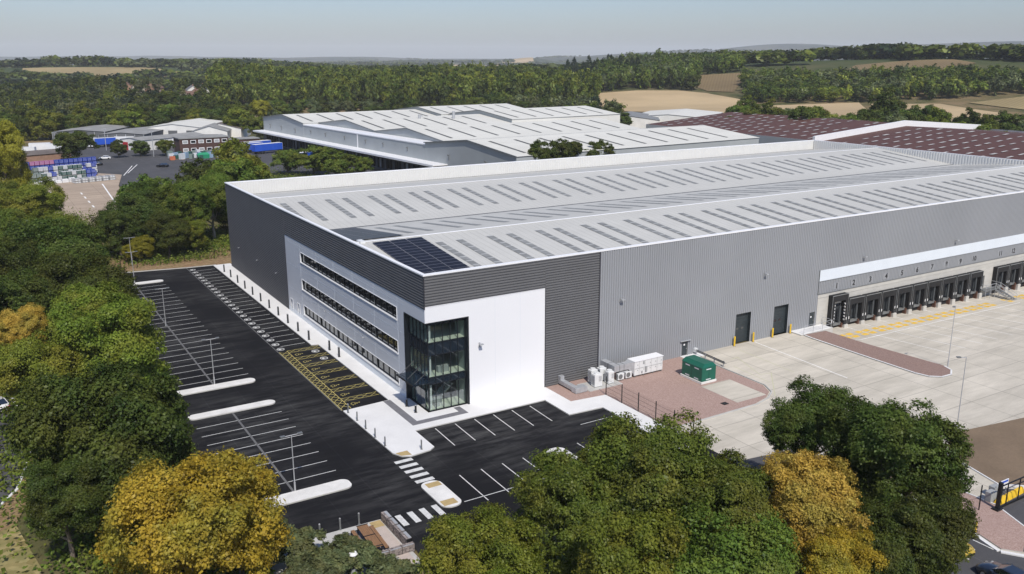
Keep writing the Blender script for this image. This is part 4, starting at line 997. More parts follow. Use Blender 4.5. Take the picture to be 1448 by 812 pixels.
# gate, cabin, barrier
o = empty('sliding_gate', 'black sliding gate with rails across the drive', 'gate', (33.6, -46.0, 0))
MB().box(-.15,.15,-.15,.15,0,2.7).box(-.45,.35,-.3,.3,0,.25).build('gate_post', 'black_metal', o, bevel=.01)
b = MB(); b.box(.2, 9, -.05, .05, 2.25, 2.33); b.box(.2, 9, -.06, .06, .12, .3)
for k in range(5): b.box(1.2+1.9*k, 1.28+1.9*k, -.04, .04, .3, 2.25)
b.build('gate_leaf', 'black_metal', o)
b = MB()
for k in range(60): b.box(.3+.145*k, .315+.145*k, -.01, .01, .3, 2.25)
o2 = empty('water_barrier', 'yellow plastic barrier lying behind the black gate', 'barrier', (34.6, -45.35, .02), R_(3))
for k in range(3): 
    b = MB(); b.add([(1.5*k,-.3,0),(1.5*k+1.4,-.3,0),(1.5*k+1.4,.3,0),(1.5*k,.3,0),(1.5*k+.1,-.1,.5),(1.5*k+1.3,-.1,.5),(1.5*k+1.3,.1,.5),(1.5*k+.1,.1,.5)], [(0,1,2,3),(4,5,6,7),(0,1,5,4),(1,2,6,5),(2,3,7,6),(3,0,4,7)]); b.build('segment', 'yellow', o2)
for k, (x, y, h) in enumerate(((34.2,-45.0,1.0),(35.4,-44.6,1.05))):
    o3 = empty('control_cabinet', ('grey control cabinet with a rounded top just behind the gate post', 'larger pale grey cabinet behind the yellow barrier')[k], 'cabinet', (x, y, .02), 0, 'grey cabinets by the gate')
    MB().box(0, .9, 0, .6, 0, h).build('casing', 'cloud_grey', o3, bevel=.04); MB().box(.42, .46, -.012, 0, .1, h-.1).box(.1,.3,-.012,0,.7,1.2).build('door_seam', 'cloud_grey', o3)
o3 = empty('notice_board', 'white and blue notice board behind the gate', 'sign', (36.7, -44.4, .02))
MB().box(0, 1.2, 0, .06, .5, 1.25).build('panel', 'white_trim', o3); MB().box(.1,1.1,-.01,0,1.0,1.2).build('blue_stripe', 'blue_tarp', o3); MB().box(.1,.18,.06,.12,0,1.25).box(1.0,1.08,.06,.12,0,1.25).build('leg', 'galv', o3)
o = empty('marker_post', 'small yellow marker post on the kerb beside the yellow car', 'post', (28.2, -47.3, .1)); MB().cyl((0,0,0),(0,0,1.0),.07,8).build('post', 'yellow', o); MB().cyl((0,0,1.0),(0,0,1.04),.08,8).build('cap', 'black_metal', o)

# ------------------------------------------------------------------ vehicles
def car(label, x, y, rz_, paint, Lc=4.4, Wc=1.82, Hc=1.45, z=0.012, detail=True):
    r = empty('car', label, 'car', (x, y, z), rz_)
    # section rings along the length (nose at +y): y, half width low, half width top, z low, z shoulder
    st = [(-.5,.60,.30,.62),(-.485,.80,.24,.80),(-.42,.89,.20,.92),(-.25,.93,.18,.96),(0,.94,.18,.95),(.22,.94,.18,.92),(.36,.92,.20,.84),(.45,.84,.24,.72),(.49,.70,.30,.60),(.5,.58,.34,.52)]
    vs = []; fs = []
    for t, hw, zl, zs_ in st:
        h = hw*Wc/2; yy = t*Lc
        vs += [(-h*.94,yy,zl),(-h,yy,zl+.16),(-h*.99,yy,zs_-.14),(-h*.90,yy,zs_),(0,yy,zs_+.03),(h*.90,yy,zs_),(h*.99,yy,zs_-.14),(h,yy,zl+.16),(h*.94,yy,zl),(0,yy,zl)]
    for i in range(len(st)-1):
        for k in range(10): fs.append((i*10+k, i*10+(k+1) % 10, (i+1)*10+(k+1) % 10, (i+1)*10+k))
    fs += [tuple(range(10)), tuple(range(90, 100))[::-1]]
    MB().add(vs, fs).build('body', paint, r, smooth=True)
    g = MB(); a, b2, c, d = -.43*Lc, -.27*Lc, .06*Lc, .24*Lc; w0, w1 = Wc*.425, Wc*.345; zt = Hc
    g.add([(-w0,a,.88),(w0,a,.88),(w0,d,.90),(-w0,d,.90),(-w1,b2,zt-.02),(w1,b2,zt-.02),(w1,c,zt-.02),(-w1,c,zt-.02)], [(0,1,5,4),(1,2,6,5),(2,3,7,6),(3,0,4,7)]); g.build('windows', 'glass_car', r)
    g = MB(); g.add([(-w1-.01,b2-.04,zt-.03),(w1+.01,b2-.04,zt-.03),(w1+.01,c+.03,zt-.03),(-w1-.01,c+.03,zt-.03),(-w1*.8,b2+.1,zt+.015),(w1*.8,b2+.1,zt+.015),(w1*.8,c-.1,zt+.015),(-w1*.8,c-.1,zt+.015)], [(0,1,5,4),(1,2,6,5),(2,3,7,6),(3,0,4,7),(4,5,6,7)])
    for sx in (-1, 1):
        for (ya, za, xa), (yb, zb, xb) in (((a,.88,w0),(b2,zt-.02,w1)), ((d,.9,w0),(c,zt-.02,w1)), ((-.1*Lc,.9,w0*.995),(-.1*Lc,zt-.02,w1))): g.cyl((sx*xa,ya,za),(sx*xb,yb,zb),.035,5)
    g.build('roof', paint, r)
    for sx in (-1, 1):
        for yy in (-.30*Lc, .31*Lc):
            w = MB().cyl((sx*(Wc/2-.22),yy,.33),(sx*(Wc/2-.01),yy,.33),.33,16).build('wheel', 'tyre', r)
            if detail: MB().cyl((sx*(Wc/2-.02),yy,.33),(sx*(Wc/2+.005),yy,.33),.2,10).build('rim', 'rim', w)
        if detail:
            MB().add([(sx*.42,.487*Lc,.55),(sx*.74,.455*Lc,.56),(sx*.74,.445*Lc,.70),(sx*.42,.478*Lc,.67)], [(0,1,2,3)]).build('headlight', 'white_trim', r)
            MB().box(sx*.62-.12, sx*.62+.12, -.5*Lc-.0, -.49*Lc, .62, .76).build('tail_light', 'red_door', r)
            MB().box(sx*(Wc/2+.02)-.09, sx*(Wc/2+.02)+.09, .15*Lc, .19*Lc, .93, 1.05).build('mirror', paint, r)
    if detail: MB().box(-.5,.5,.496*Lc,.502*Lc,.36,.5).build('grille', 'black_metal', r)
    return r
car('dark blue saloon car on the road, cut by the right edge of the picture', 23.2, -53.0, R_(-4), 'car_navy', 4.7, 1.9, 1.42)
car('bright yellow car half hidden by the dark green tree', 24.1, -47.5, R_(176), 'car_yellow', 4.0, 1.75, 1.45)
car('white estate car under the trees on the left road', -41.5, 27.5, R_(20), 'car_white', 4.5, 1.8, 1.45, 0)
def van(label, x, y, rz_, Lv=5.4):
    o = empty('van', label, 'van', (x, y, 0), rz_)
    b = MB(); b.add([(-.95,-Lv/2,.35),(.95,-Lv/2,.35),(.95,Lv/2,.35),(-.95,Lv/2,.35),(-.95,-Lv/2,2.2),(.95,-Lv/2,2.2),(.95,Lv/2-1.5,2.2),(-.95,Lv/2-1.5,2.2),(.93,Lv/2,1.15),(-.93,Lv/2,1.15)], [(0,1,2,3),(4,5,6,7),(0,1,5,4),(1,2,8,6,5),(3,0,4,7,9),(2,3,9,8),(6,8,9,7)]); b.build('body', 'car_white', o)
    b = MB(); b.add([(.8,Lv/2-.18,1.3),(-.8,Lv/2-.18,1.3),(-.75,Lv/2-1.15,2.02),(.75,Lv/2-1.15,2.02)], [(0,1,2,3)]).build('windscreen', 'glass_car', o, loc=(0,.03,.05))
    for sx in (-1, 1):
        for yy in (-1.6, 1.7): MB().cyl((sx*.75,yy,.34),(sx*.97,yy,.34),.34,12).build('wheel', 'tyre', o)
van('white van half hidden under the trees on the left road', -45.5, 18, R_(10))
def trailer(x, y, rz_, label, body='blue_tarp', Lt=13.4, cab=None, name='box_trailer', cat='trailer', hgt=4.0):
    o = empty(name, label, cat, (x, y, 0), rz_, 'lorries and trailers in the yards')
    MB().box(-1.25, 1.25, -Lt/2, Lt/2, 1.25, hgt).build('box', body, o)
    MB().box(-1.27, 1.27, -Lt/2-.02, Lt/2+.02, hgt, hgt+.06).box(-1.27,1.27,Lt/2,Lt/2+.05,1.2,hgt).build('roof', 'white_box', o)
    MB().box(-1.1, 1.1, -Lt/2, Lt/2, 1.0, 1.25).build('chassis', 'black_metal', o)
    for sx in (-1, 1):
        for yy in (-Lt/2+1.6, -Lt/2+2.9, -Lt/2+4.2): MB().cyl((sx*.85,yy,.5),(sx*1.2,yy,.5),.5,12).build('wheel', 'tyre', o)
    if cab:
        b = MB(); b.add([(-1.2,Lt/2+.5,.5),(1.2,Lt/2+.5,.5),(1.2,Lt/2+2.7,.5),(-1.2,Lt/2+2.7,.5),(-1.15,Lt/2+.5,3.7),(1.15,Lt/2+.5,3.7),(1.1,Lt/2+2.0,3.5),(-1.1,Lt/2+2.0,3.5),(1.2,Lt/2+2.7,2.0),(-1.2,Lt/2+2.7,2.0)], [(4,5,6,7),(0,1,5,4),(1,2,8,6,5),(3,0,4,7,9),(2,3,9,8),(6,8,9,7)]); b.build('cab', 'white_box', o)
        MB().add([(1.0,Lt/2+2.62,2.1),(-1.0,Lt/2+2.62,2.1),(-.95,Lt/2+2.2,3.0),(.95,Lt/2+2.2,3.0)], [(0,1,2,3)]).build('windscreen', 'glass_car', o, loc=(0,.08,.02))
        for sx in (-1, 1): MB().cyl((sx*.85,Lt/2+1.9,.5),(sx*1.2,Lt/2+1.9,.5),.5,12).build('wheel', 'tyre', o)
    return o
trailer(65.5, 285, R_(-71), 'long blue trailer parked side on, nearest to the dark canopy')
trailer(64.5, 298, R_(-71), 'blue trailer with a white roof, behind the long blue one')
trailer(60.5, 291, R_(-71), 'blue trailer mostly hidden behind two others', Lt=10)
trailer(66.5, 243, R_(112), 'blue lorry with a white cab beside the round green trees', cab=True, name='lorry', cat='lorry')
trailer(11.5, 350, R_(100), 'blue curtain-sided lorry with a white cab in front of the open sheds', 'blue_tarp', 9, True, 'lorry', 'lorry')
trailer(22, 352, R_(80), 'white trailer in front of the second open shed', 'white_box', 12)
trailer(-7, 331, R_(80), 'white trailer beyond the low brown roof', 'white_box', 12); trailer(-15, 338, R_(80), 'shorter white trailer at the left beyond the low brown roof', 'white_box', 8)
trailer(52, 312, R_(-60), 'white lorry cab nose with a blue box beside the brick offices', 'blue_tarp', 11, True, 'lorry', 'lorry')
for i_, (x_, y_, a_, c_) in enumerate(((-2,344,80,'white_box'),(4,352,78,'white_box'),(33,330,100,'white_box'),(44,341,120,'white_box'),(-22,322,70,'white_box'))):
    trailer(x_, y_, R_(a_), 'white trailer parked deep in the old yard, %s of five' % ordn(i_), c_, 9, i_ % 2 == 0)
for lb, x, y, r, pt in (('white car parked by the small round trees in the old yard', 4.5,296.5,85,'car_white'), ('black car behind the stacked crates', -1.0,276,80,'car_black'), ('black pickup car on the dark asphalt left of the wooded strip', 19,258,60,'car_black')):
    car(lb, x, y, R_(r), pt, z=.02, detail=False)
# ------------------------------------------------------------------ neighbouring sheds
DS = empty('distribution_shed', 'older white-roofed shed with four gables and a long dock canopy behind the new warehouse', 'shed', (86, 177, 0), R_(3.5))
def unit(x0, x1, w0, w1, e, r, par, wall='complex_wall', side='complex_white', roof='roof_white', lights=True, z0=0, pitch=9.3):
    wm = (w0+w1)/2; b = MB()
    b.add([(x0,w0,z0),(x0,w1,z0),(x0,w1,e),(x0,wm,r),(x0,w0,e)], [(0,1,2,3,4)]); b.build('gable_wall', wall, par)
    MB().add([(x1,w0,z0),(x1,w1,z0),(x1,w1,e),(x1,wm,r),(x1,w0,e)], [(0,1,2,3,4)]).build('gable_wall', wall, par)
    MB().quad((x0,w0,z0),(x1,w0,z0),(x1,w0,e),(x0,w0,e)).build('side_wall', side, par); MB().quad((x0,w1,z0),(x1,w1,z0),(x1,w1,e),(x0,w1,e)).build('side_wall', side, par)
    b = MB(); b.quad((x0-.3,w0-.3,e+.02),(x1+.3,w0-.3,e+.02),(x1+.3,wm,r+.05),(x0-.3,wm,r+.05)); b.quad((x0-.3,wm,r+.05),(x1+.3,wm,r+.05),(x1+.3,w1+.3,e+.02),(x0-.3,w1+.3,e+.02))
    rf = b.build('roof', roof, par)
    b = MB(); b.cyl((x0-.3,w0-.3,e),(x0-.3,wm,r+.05),.22,4); b.cyl((x0-.3,wm,r+.05),(x0-.3,w1+.3,e),.22,4); b.build('verge_trim', 'galv_d', rf)
    if lights:
        n = int((x1-x0)/pitch)
        for k in range(n):
            x = x0+pitch*(k+.6)
            for a, c in ((.14, .86), ):
                for s_ in (0, 1):
                    f = lambda t: (w0+(wm-w0)*t, e+(r-e)*t) if s_ == 0 else (w1+(wm-w1)*t, e+(r-e)*t)
                    (ya, za), (yb, zb) = f(a), f(c)
                    MB().quad((x-.55,ya,za+.10),(x+.55,ya,za+.10),(x+.55,yb,zb+.10),(x-.55,yb,zb+.10)).build('rooflight', 'rooflight_dark', rf)
unit(0, 101, -51.5, 0, 12, 14.6, DS, side='complex_wall')
unit(7, 95, .5, 50, 12, 14.6, DS)
unit(7, 70, 50.5, 102.5, 12, 14.6, DS)
unit(0, 66, 103, 151, 12, 14.4, DS)
unit(70.5, 130, 52, 102, 13.6, 16.2, DS)
unit(66.5, 118, 103, 148, 13.2, 15.6, DS)
b = MB(); b.box(0, 6.9, .1, 102.9, 6.2, 11.2); b.build('lean_to', 'complex_wall', DS); MB().box(-.15, 6.9, 0, 102.9, 11.2, 11.5).build('lean_to_coping', 'white_trim', DS)
MB().box(-.12, .0, 50.6, 51.2, 6.2, 11.2).build('downpipe', 'white_trim', DS)
b = MB()
for w in (12, 30, 44, 62, 80, 95): b.box(-.5, -.0, w-.12, w+.12, 9.2, 9.6); b.box(-.2, -.0, w-.06, w+.06, 8.2, 9.2)
for w in (-15, -36, 112, 128, 142): b.box(-.6, 0, w-.14, w+.14, 9, 9.4); b.box(-.2, 0, w-.07, w+.07, 7.6, 9)
b.build('flood_lamp', 'galv_d', DS)
MB().box(-5.2, -.02, -14, 151, 6.0, 6.3).box(-5.3, -5.2, -14, 151, 5.7, 6.32).build('dock_canopy', 'white_trim', DS)
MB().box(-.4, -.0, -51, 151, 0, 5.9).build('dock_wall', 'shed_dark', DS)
for k in range(24):
    w = -10+6.6*k; dd = MB().box(-.55, -.42, w, w+2.8, 1.1, 4.1).build('dock_door', 'dock_black' if k % 3 else 'cloud_grey', DS); MB().box(-1.2, -.56, w-.3, w, .9, 4.3).box(-1.2, -.56, w+2.8, w+3.1, .9, 4.3).build('dock_cheek', 'dock_black', dd)
b = MB()
for x, w, h in ((38,72,2.2),(41,76,1.6),(52,68,3.2)): b.cyl((x,w,13.2),(x,w,13.6+h),.6,8)
b.build('roof_vent', 'galv', DS)
# red roofed factory
RFc = empty('red_roof_factory', 'huge factory with dark red roofs split by a white fire wall, at the right', 'factory', (0, 0, 0))
x0, x1, e, r = 219, 322, 9.5, 13.2; xm = (x0+x1)/2
def redroof(ya, yb, par, zo=0):
    b = MB(); b.quad((x0,ya,e+zo),(x0,yb,e+zo),(xm,yb,r+zo),(xm,ya,r+zo)); b.quad((xm,ya,r+zo),(xm,yb,r+zo),(x1,yb,e+zo),(x1,ya,e+zo)); rf = b.build('roof', 'roof_red', par)
    b = MB(); c = MB()
    rr = random.Random(3)
    y = ya+4; i = 0
    while y < yb-3:
        for k in range(-8, 9):
            t = (k+(.5 if i % 2 else 0))/8.6
            if abs(t) > .97 or abs(t) < .04: continue
            x = xm+t*(x1-xm); z = r+zo-(r-e)*abs(t)+.18
            dz = (r-e)/(x1-xm)*1.5*(-1 if t > 0 else 1)
            w_ = rr.uniform(.35, .6); x += rr.uniform(-.7, .7)
            if rr.random() < .07: continue
            b.add([(x-1.5,y-w_,z-dz),(x+1.5,y-w_,z+dz),(x+1.5,y+w_,z+dz),(x-1.5,y+w_,z-dz)], [(0,1,2,3)])
        y += 6.4; i += 1
    o = b.build('rooflights', 'red_rooflight', rf)
    return rf
redroof(133.5, 226, RFc); redroof(-60, 132.5, RFc, -.6)
b = MB(); b.add([(x0,132.5,0),(x1,132.5,0),(x1,132.5,e+1.5),(xm,132.5,r+1.5),(x0,132.5,e+1.5),(x0,133.5,0),(x1,133.5,0),(x1,133.5,e+1.5),(xm,133.5,r+1.5),(x0,133.5,e+1.5)], [(0,1,2,3,4),(5,6,7,8,9),(2,3,8,7),(3,4,9,8),(0,4,9,5),(1,2,7,6)]); b.build('fire_wall', 'white_trim', RFc)
MB().box(x0-.2, x0, -60, 226, 0, e).box(x1, x1+.2, -60, 226, 0, e).box(x0, x1, 225.8, 226, 0, e).build('wall', 'complex_wall', RFc)
# smaller sheds and houses
def shed(label, x, y, w, l, h, rz_, wall='shed_wall', roof='shed_roof', open_=False, rise=1.2, cat='shed', group=None, doors=0, name='shed', win=0, z=None, chim=False):
    z = float(T(x, y))+.05 if z is None else z
    o = empty(name, label, cat, (x, y, z), rz_, group)
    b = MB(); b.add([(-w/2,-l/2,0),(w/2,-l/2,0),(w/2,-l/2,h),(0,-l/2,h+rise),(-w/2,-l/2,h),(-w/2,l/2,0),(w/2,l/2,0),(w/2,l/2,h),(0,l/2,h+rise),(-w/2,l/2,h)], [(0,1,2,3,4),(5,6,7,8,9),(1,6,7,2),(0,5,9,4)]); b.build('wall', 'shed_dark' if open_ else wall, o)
    b = MB(); e_ = .35
    b.quad((-w/2-e_,-l/2-e_,h-.05),(0,-l/2-e_,h+rise+.08),(0,l/2+e_,h+rise+.08),(-w/2-e_,l/2+e_,h-.05)); b.quad((0,-l/2-e_,h+rise+.08),(w/2+e_,-l/2-e_,h-.05),(w/2+e_,l/2+e_,h-.05),(0,l/2+e_,h+rise+.08))
    rf = b.build('roof', roof, o)
    if chim: MB().box(-.4,.4,l*.3,l*.3+.7,h+rise-.5,h+rise+1.1).build('chimney', 'house_wall', rf)
    if open_:
        b = MB()
        for k in range(6): b.box(-w/2-.12, -w/2, -l/2+l*k/5-.12, -l/2+l*k/5+.12, 0, h); b.box(-w/2+w*k/5-.12, -w/2+w*k/5+.12, -l/2-.12, -l/2, 0, h)
        b.build('column', 'galv', o)
    for k in range(doors): MB().box(-w/2+w*(k+.25)/doors, -w/2+w*(k+.75)/doors, -l/2-.06, -l/2-.01, 0, h*.75).build('door', 'red_door' if k == 0 and doors > 1 else 'shed_dark', o)
    for k in range(win):
        for s_, f_ in ((-1, 0), (1, 0), (0, 1)):
            if f_ == 0: yy = -l/2+l*(k+.5)/win; MB().box(min(s_*w/2, s_*(w/2+.05)), max(s_*w/2, s_*(w/2+.05)), yy-.5, yy+.5, h*.45, h*.45+1.1).build('window', 'white_trim', o)
            elif k < 2: xx = -w/2+w*(k+.5)/2; MB().box(xx-.5, xx+.5, -l/2-.05, -l/2, h*.45, h*.45+1.1).build('window', 'glass', o)
    return o
shed('open-fronted dark shed with a pale grey roof, left of the pair in the old yard', 12, 392, 24, 34, 5.2, R_(-28), open_=True, rise=.8)
shed('open-fronted dark shed with a pale grey roof, right of the pair in the old yard', 27, 368, 20, 34, 5.0, R_(-28), open_=True, rise=.8)
shed('white industrial unit with a red shutter door and white roof', 55, 388, 26, 42, 6.0, R_(-30), wall='shed_wall', roof='roof_white', doors=3, rise=1.5)
shed('long low white workshop with a brownish roof before the red-shuttered unit', 34, 336, 14, 34, 4.6, R_(-62), roof='shed_roof', doors=2, rise=.8)
shed('white gabled workshop beside the brick offices', 60, 356, 16, 22, 5.2, R_(-20), roof='shed_roof', rise=2.4, doors=1)
shed('second white gabled workshop with a dark grey roof near the brick offices', 70, 372, 20, 26, 5.2, R_(-25), roof='shed_roof_b', rise=2.4)
shed('low building with a dull brown roof at the left of the crate yard', -20, 303, 16, 22, 3.4, R_(-70), wall='house_wall', roof='shed_roof_b', rise=.8)
shed('broad brown-roofed workshop beyond the white shed roofs', 268, 372, 34, 60, 4.6, R_(-40), roof='shed_roof_b', rise=1.8)
shed('small brown-roofed building beyond the white shed roofs, to the left of the broad one', 262, 420, 18, 30, 4.2, R_(-40), roof='shed_roof_b', rise=1.3)
shed('white shed with a white roof below the golden field', 330, 330, 46, 60, 4.4, R_(-52), roof='roof_white', rise=1.6)
shed('grey shed with patchy roof panels among the bushes below the golden field', 288, 322, 30, 46, 4.6, R_(-38), roof='rooflight', rise=2)
for i, (u, d) in enumerate(((640, 640), (655, 648), (672, 640), (690, 655), (703, 640), (715, 632))):
    x, y, a = polar(u, d); shed('low pale-roofed hut at the foot of the poplar wood, %s from the left' % ordn(i), x, y, 7, 16, 3, a+.4*i, roof='silver' if i % 2 else 'shed_roof', rise=.9, group='huts at the foot of the wood')
rr = random.Random(11)
for i, (u, d, nm) in enumerate(((176,860,0),(190,830,1),(203,850,0),(222,700,1),(233,690,0),(268,760,2),(276,735,0),(283,770,2),(291,745,2),(299,780,2),(262,720,1),(310,800,2),(215,900,0))):
    x, y, a = polar(u, d)
    shed(('brick house with a clay roof', 'cream rendered house', 'white-gabled house with a slate roof')[nm]+' among far trees, %s from the left' % ordn(sorted([176,190,203,222,233,268,276,283,291,299,262,310,215]).index(u)), x, y, 9, 15, 5.6, a+rr.uniform(-.6, .6)+R_(90), wall=('house_wall', 'house_render', 'shed_wall')[nm], roof=('house_roof', 'house_roof', 'slate')[nm], rise=3, cat='house', name='house', win=3, chim=True, group='houses on the far left')
for i, (u, d, w, l) in enumerate(((118,2300,20,50),(75,2100,18,40),(160,2000,16,50),(1250,2600,40,90),(955,2300,60,120),(975,2200,40,70),(905,2500,60,90),(840,3600,90,220),(1080,2600,60,140),(1440,2000,40,60),(505,2600,50,90),(545,3000,60,120),(318,1350,12,14))):
    x, y, a = polar(u, d); shed('pale distant building out on the plain, %s from the left' % ordn(sorted([118,75,160,1250,955,975,905,840,1080,1440,505,545,318]).index(u)), x, y, w*.7, l*.7, 6, a, roof='roof_white', rise=2, group='distant buildings', name='distant_building', cat='building')
# brick offices
o = empty('brick_offices', 'two-storey dark brick offices with white windows and a flat roof beside the lorries', 'office building', (33.5, 299, 0), R_(2))
MB().box(0, 20, 0, 10, 0, 6.2).box(20, 34, 3, 11, 0, 4.6).build('wall', 'office_brick', o); MB().box(-.3, 20.3, -.3, 10.3, 6.2, 6.6).box(20.3, 34.3, 2.7, 11.3, 4.6, 4.9).build('roof', 'shed_roof', o)
for k in range(6):
    for z in (1.0, 4.2):
        w = MB().box(1.2+3.2*k, 3.4+3.2*k, -.08, -.01, z, z+1.4).build('window', 'white_trim', o); MB().box(1.4+3.2*k, 3.2+3.2*k, -.1, -.085, z+.2, z+1.2).build('pane', 'glass' if k % 2 else 'cloud_grey', w)
for k in range(4): MB().box(21.5+3*k, 23+3*k, 2.9, 2.99, 1.6, 3.0).build('window', 'white_trim', o)
# stacked crates
def crate_mesh(name, m):
    b = MB(); b.box(-.56,.56,-.46,.46,.16,1.12); me1 = b.build(name, m); return me1
pal = {'blue': ('deep blue', mat('blue plastic', (.02,.06,.40), .5)), 'pink': ('pink', mat('pink plastic', (.48,.16,.34), .5)), 'white': ('white', mat('white plastic', (.62,.64,.66), .5)), 'green': ('dark green', mat('green plastic', (.03,.10,.08), .5)), 'pale': ('pale blue', mat('pale blue plastic', (.30,.42,.55), .5)), 'grey': ('grey green', mat('grey green plastic', (.20,.25,.22), .5))}
protoC = {}
def crate(col, x, y, z, rz_, label, grp):
    if col not in protoC:
        r = empty('plastic_crate', label, 'crate', (x, y, z), rz_, grp)
        MB().box(-.58,.58,-.5,.5,0,.14).build('pallet_base', 'black_metal', r); MB().box(-.56,.56,-.48,.48,.16,1.08).build('body', pal[col][1], r); MB().box(-.58,.58,-.5,.5,1.08,1.14).build('rim', 'white_unit' if col in ('white', 'green') else pal[col][1], r)
        b = MB()
        for k in range(3): b.box(-.4+.34*k,-.32+.34*k,-.5,-.482,.2,1.05)
        b.build('rib', 'galv', r)
        protoC[col] = r; return r
    return dup(protoC[col], (x, y, z), rz_, label)
rows = [('rear', -26.5, 247, 16, 4, 0), ('back', -26.0, 241, 15, 3, 1), ('front', -25.5, 235.5, 14, 2, 1)]
ang = R_(16); LV = ('bottom', 'middle', 'top')
for rn, sx, sy, n, h, ri in rows:
    for k in range(n):
        for j in range(h):
            if rn != 'rear' and (k*5+j*3) % 11 == 0 and j == h-1: continue
            if ri == 0: col = ('pink' if 2 <= k <= 6 and j == 3 else 'blue' if (j >= 2 or k % 5 == 3) else 'white' if k % 3 == 0 else 'grey')
            else: col = ('grey' if k < 3 else 'white' if (k in (4, 6) or (k+j) % 5 == 0) else 'blue' if k in (5, 12, 13, 14) else 'pale' if k == 15 else 'green')
            crate(col, sx+1.55*k*math.cos(ang), sy+1.55*k*math.sin(ang), .03+1.37*j, ang, '%s crate in the %s layer of the %s row, %s from the left' % (pal[col][0], {4: ('bottom', 'second', 'third', 'top'), 3: LV, 2: ('lower', 'upper')}[h][j], rn, ordn(k)), 'stacked crates in the storage yard').scale = (1.2, 1.2, 1.2)
for k in range(7):
    x, y = -23.5+2.1*k*math.cos(ang), 229.5+2.1*k*math.sin(ang); o = empty('panel_stack', 'leaning white panels in front of the crates, %s from the left' % ordn(k), 'panels', (x, y, .03), ang+.1*(k % 3-1), 'white panel stacks in the storage yard')
    MB().box(-.9,.9,-.5,.4,0,.7+.25*(k % 3)).build('panel', 'white_box', o); MB().box(-.8,.7,-.45,.3,.7+.25*(k % 3),.9+.25*(k % 3)).box(-1,-.9,-.6,-.4,0,.9).build('top_panel', 'white_trim', o)
for k in range(6):
    x, y = -12.5+2.2*k*math.cos(ang), 228.5+2.2*k*math.sin(ang); o = empty('wire_stillage', 'silver wire stillage at the front of the storage yard, %s from the left' % ordn(k), 'stillage', (x, y, .03), ang, 'wire stillages')
    b = MB()
    for u in (-.9, 0, .9): b.box(u-.05,u+.05,-1.5,-1.4,0,1.5); b.box(u-.05,u+.05,1.4,1.5,0,1.5)
    for z in (.1, .8, 1.5):
        b.box(-.95,.95,-1.5,-1.4,z-.05,z+.05); b.box(-.95,-.85,-1.5,1.5,z-.05,z+.05); b.box(.85,.95,-1.5,1.5,z-.05,z+.05)
    b.build('frame', 'galv', o); MB().box(-.8,.8,-1.3,1.3,.15,1.3).build('load', 'white_unit', o)
o = empty('scrap_heap', 'low heap of mixed grey scrap at the left edge of the beige yard', 'scrap', (-27.3, 205, .02)); b = MB(); q = random.Random(5)
for k in range(60):
    x, y, z = q.gauss(0, 2.2), q.gauss(0, 1.2), q.uniform(0, .7); a = q.uniform(.15, .5); b.box(x-a, x+a, y-a*.8, y+a*.8, z, z+q.uniform(.1, .5), k % 3)
b.build('pieces', ['white_box', 'galv_d', 'cloud_grey'], o)
cols = ['pale', 'white', 'grey', 'green', 'blue']
for k in range(26):
    o = empty('wrapped_pallet', 'wrapped pallet in front of the brick offices, %s from the left' % ordn(k), 'pallet', (26.5+.72*k, 279+(k*7 % 5)*3.1, .03), .1*k, 'wrapped pallets by the offices')
    MB().box(-.7,.7,-.7,.7,0,.15).build('pallet', 'wood', o); MB().box(-1.0,1.0,-.65,.65,.15,1.5+.45*(k % 3)).build('load', pal[cols[k % 4]][1] if k else 'red_tarp', o)
o = empty('green_skip', 'bright green tarped skip among the pallets by the offices', 'skip', (38.5, 279.5, .02)); MB().add([(-2,-1,0),(2,-1,0),(2,1,0),(-2,1,0),(-2.6,-1.2,1.5),(2.6,-1.2,1.5),(2.6,1.2,1.5),(-2.6,1.2,1.5)], [(0,1,5,4),(1,2,6,5),(2,3,7,6),(3,0,4,7)]).build('body', 'green_skip', o); MB().add([(-2.6,-1.2,1.5),(2.6,-1.2,1.5),(2.6,1.2,1.5),(-2.6,1.2,1.5),(-1.6,0,2.3),(1.6,0,2.3)], [(0,1,5,4),(2,3,4,5),(0,4,3),(1,2,5)]).build('tarp', 'green_skip', o)
for i, (u, d, h) in enumerate(((62, 395, 10), (135, 420, 9), (203, 385, 10))):
    x, y, a = polar(u, d); o = empty('yard_light', 'thin tall light pole behind the old yard, %s from the left' % ordn(i), 'light pole', (x, y, 0), a, 'light poles of the old yard'); MB().cyl((0,0,0),(0,0,h),.14,6).build('pole', 'galv', o); MB().box(-.2,.2,-.9,.9,h,h+.18).build('lamp_head', 'galv', o)
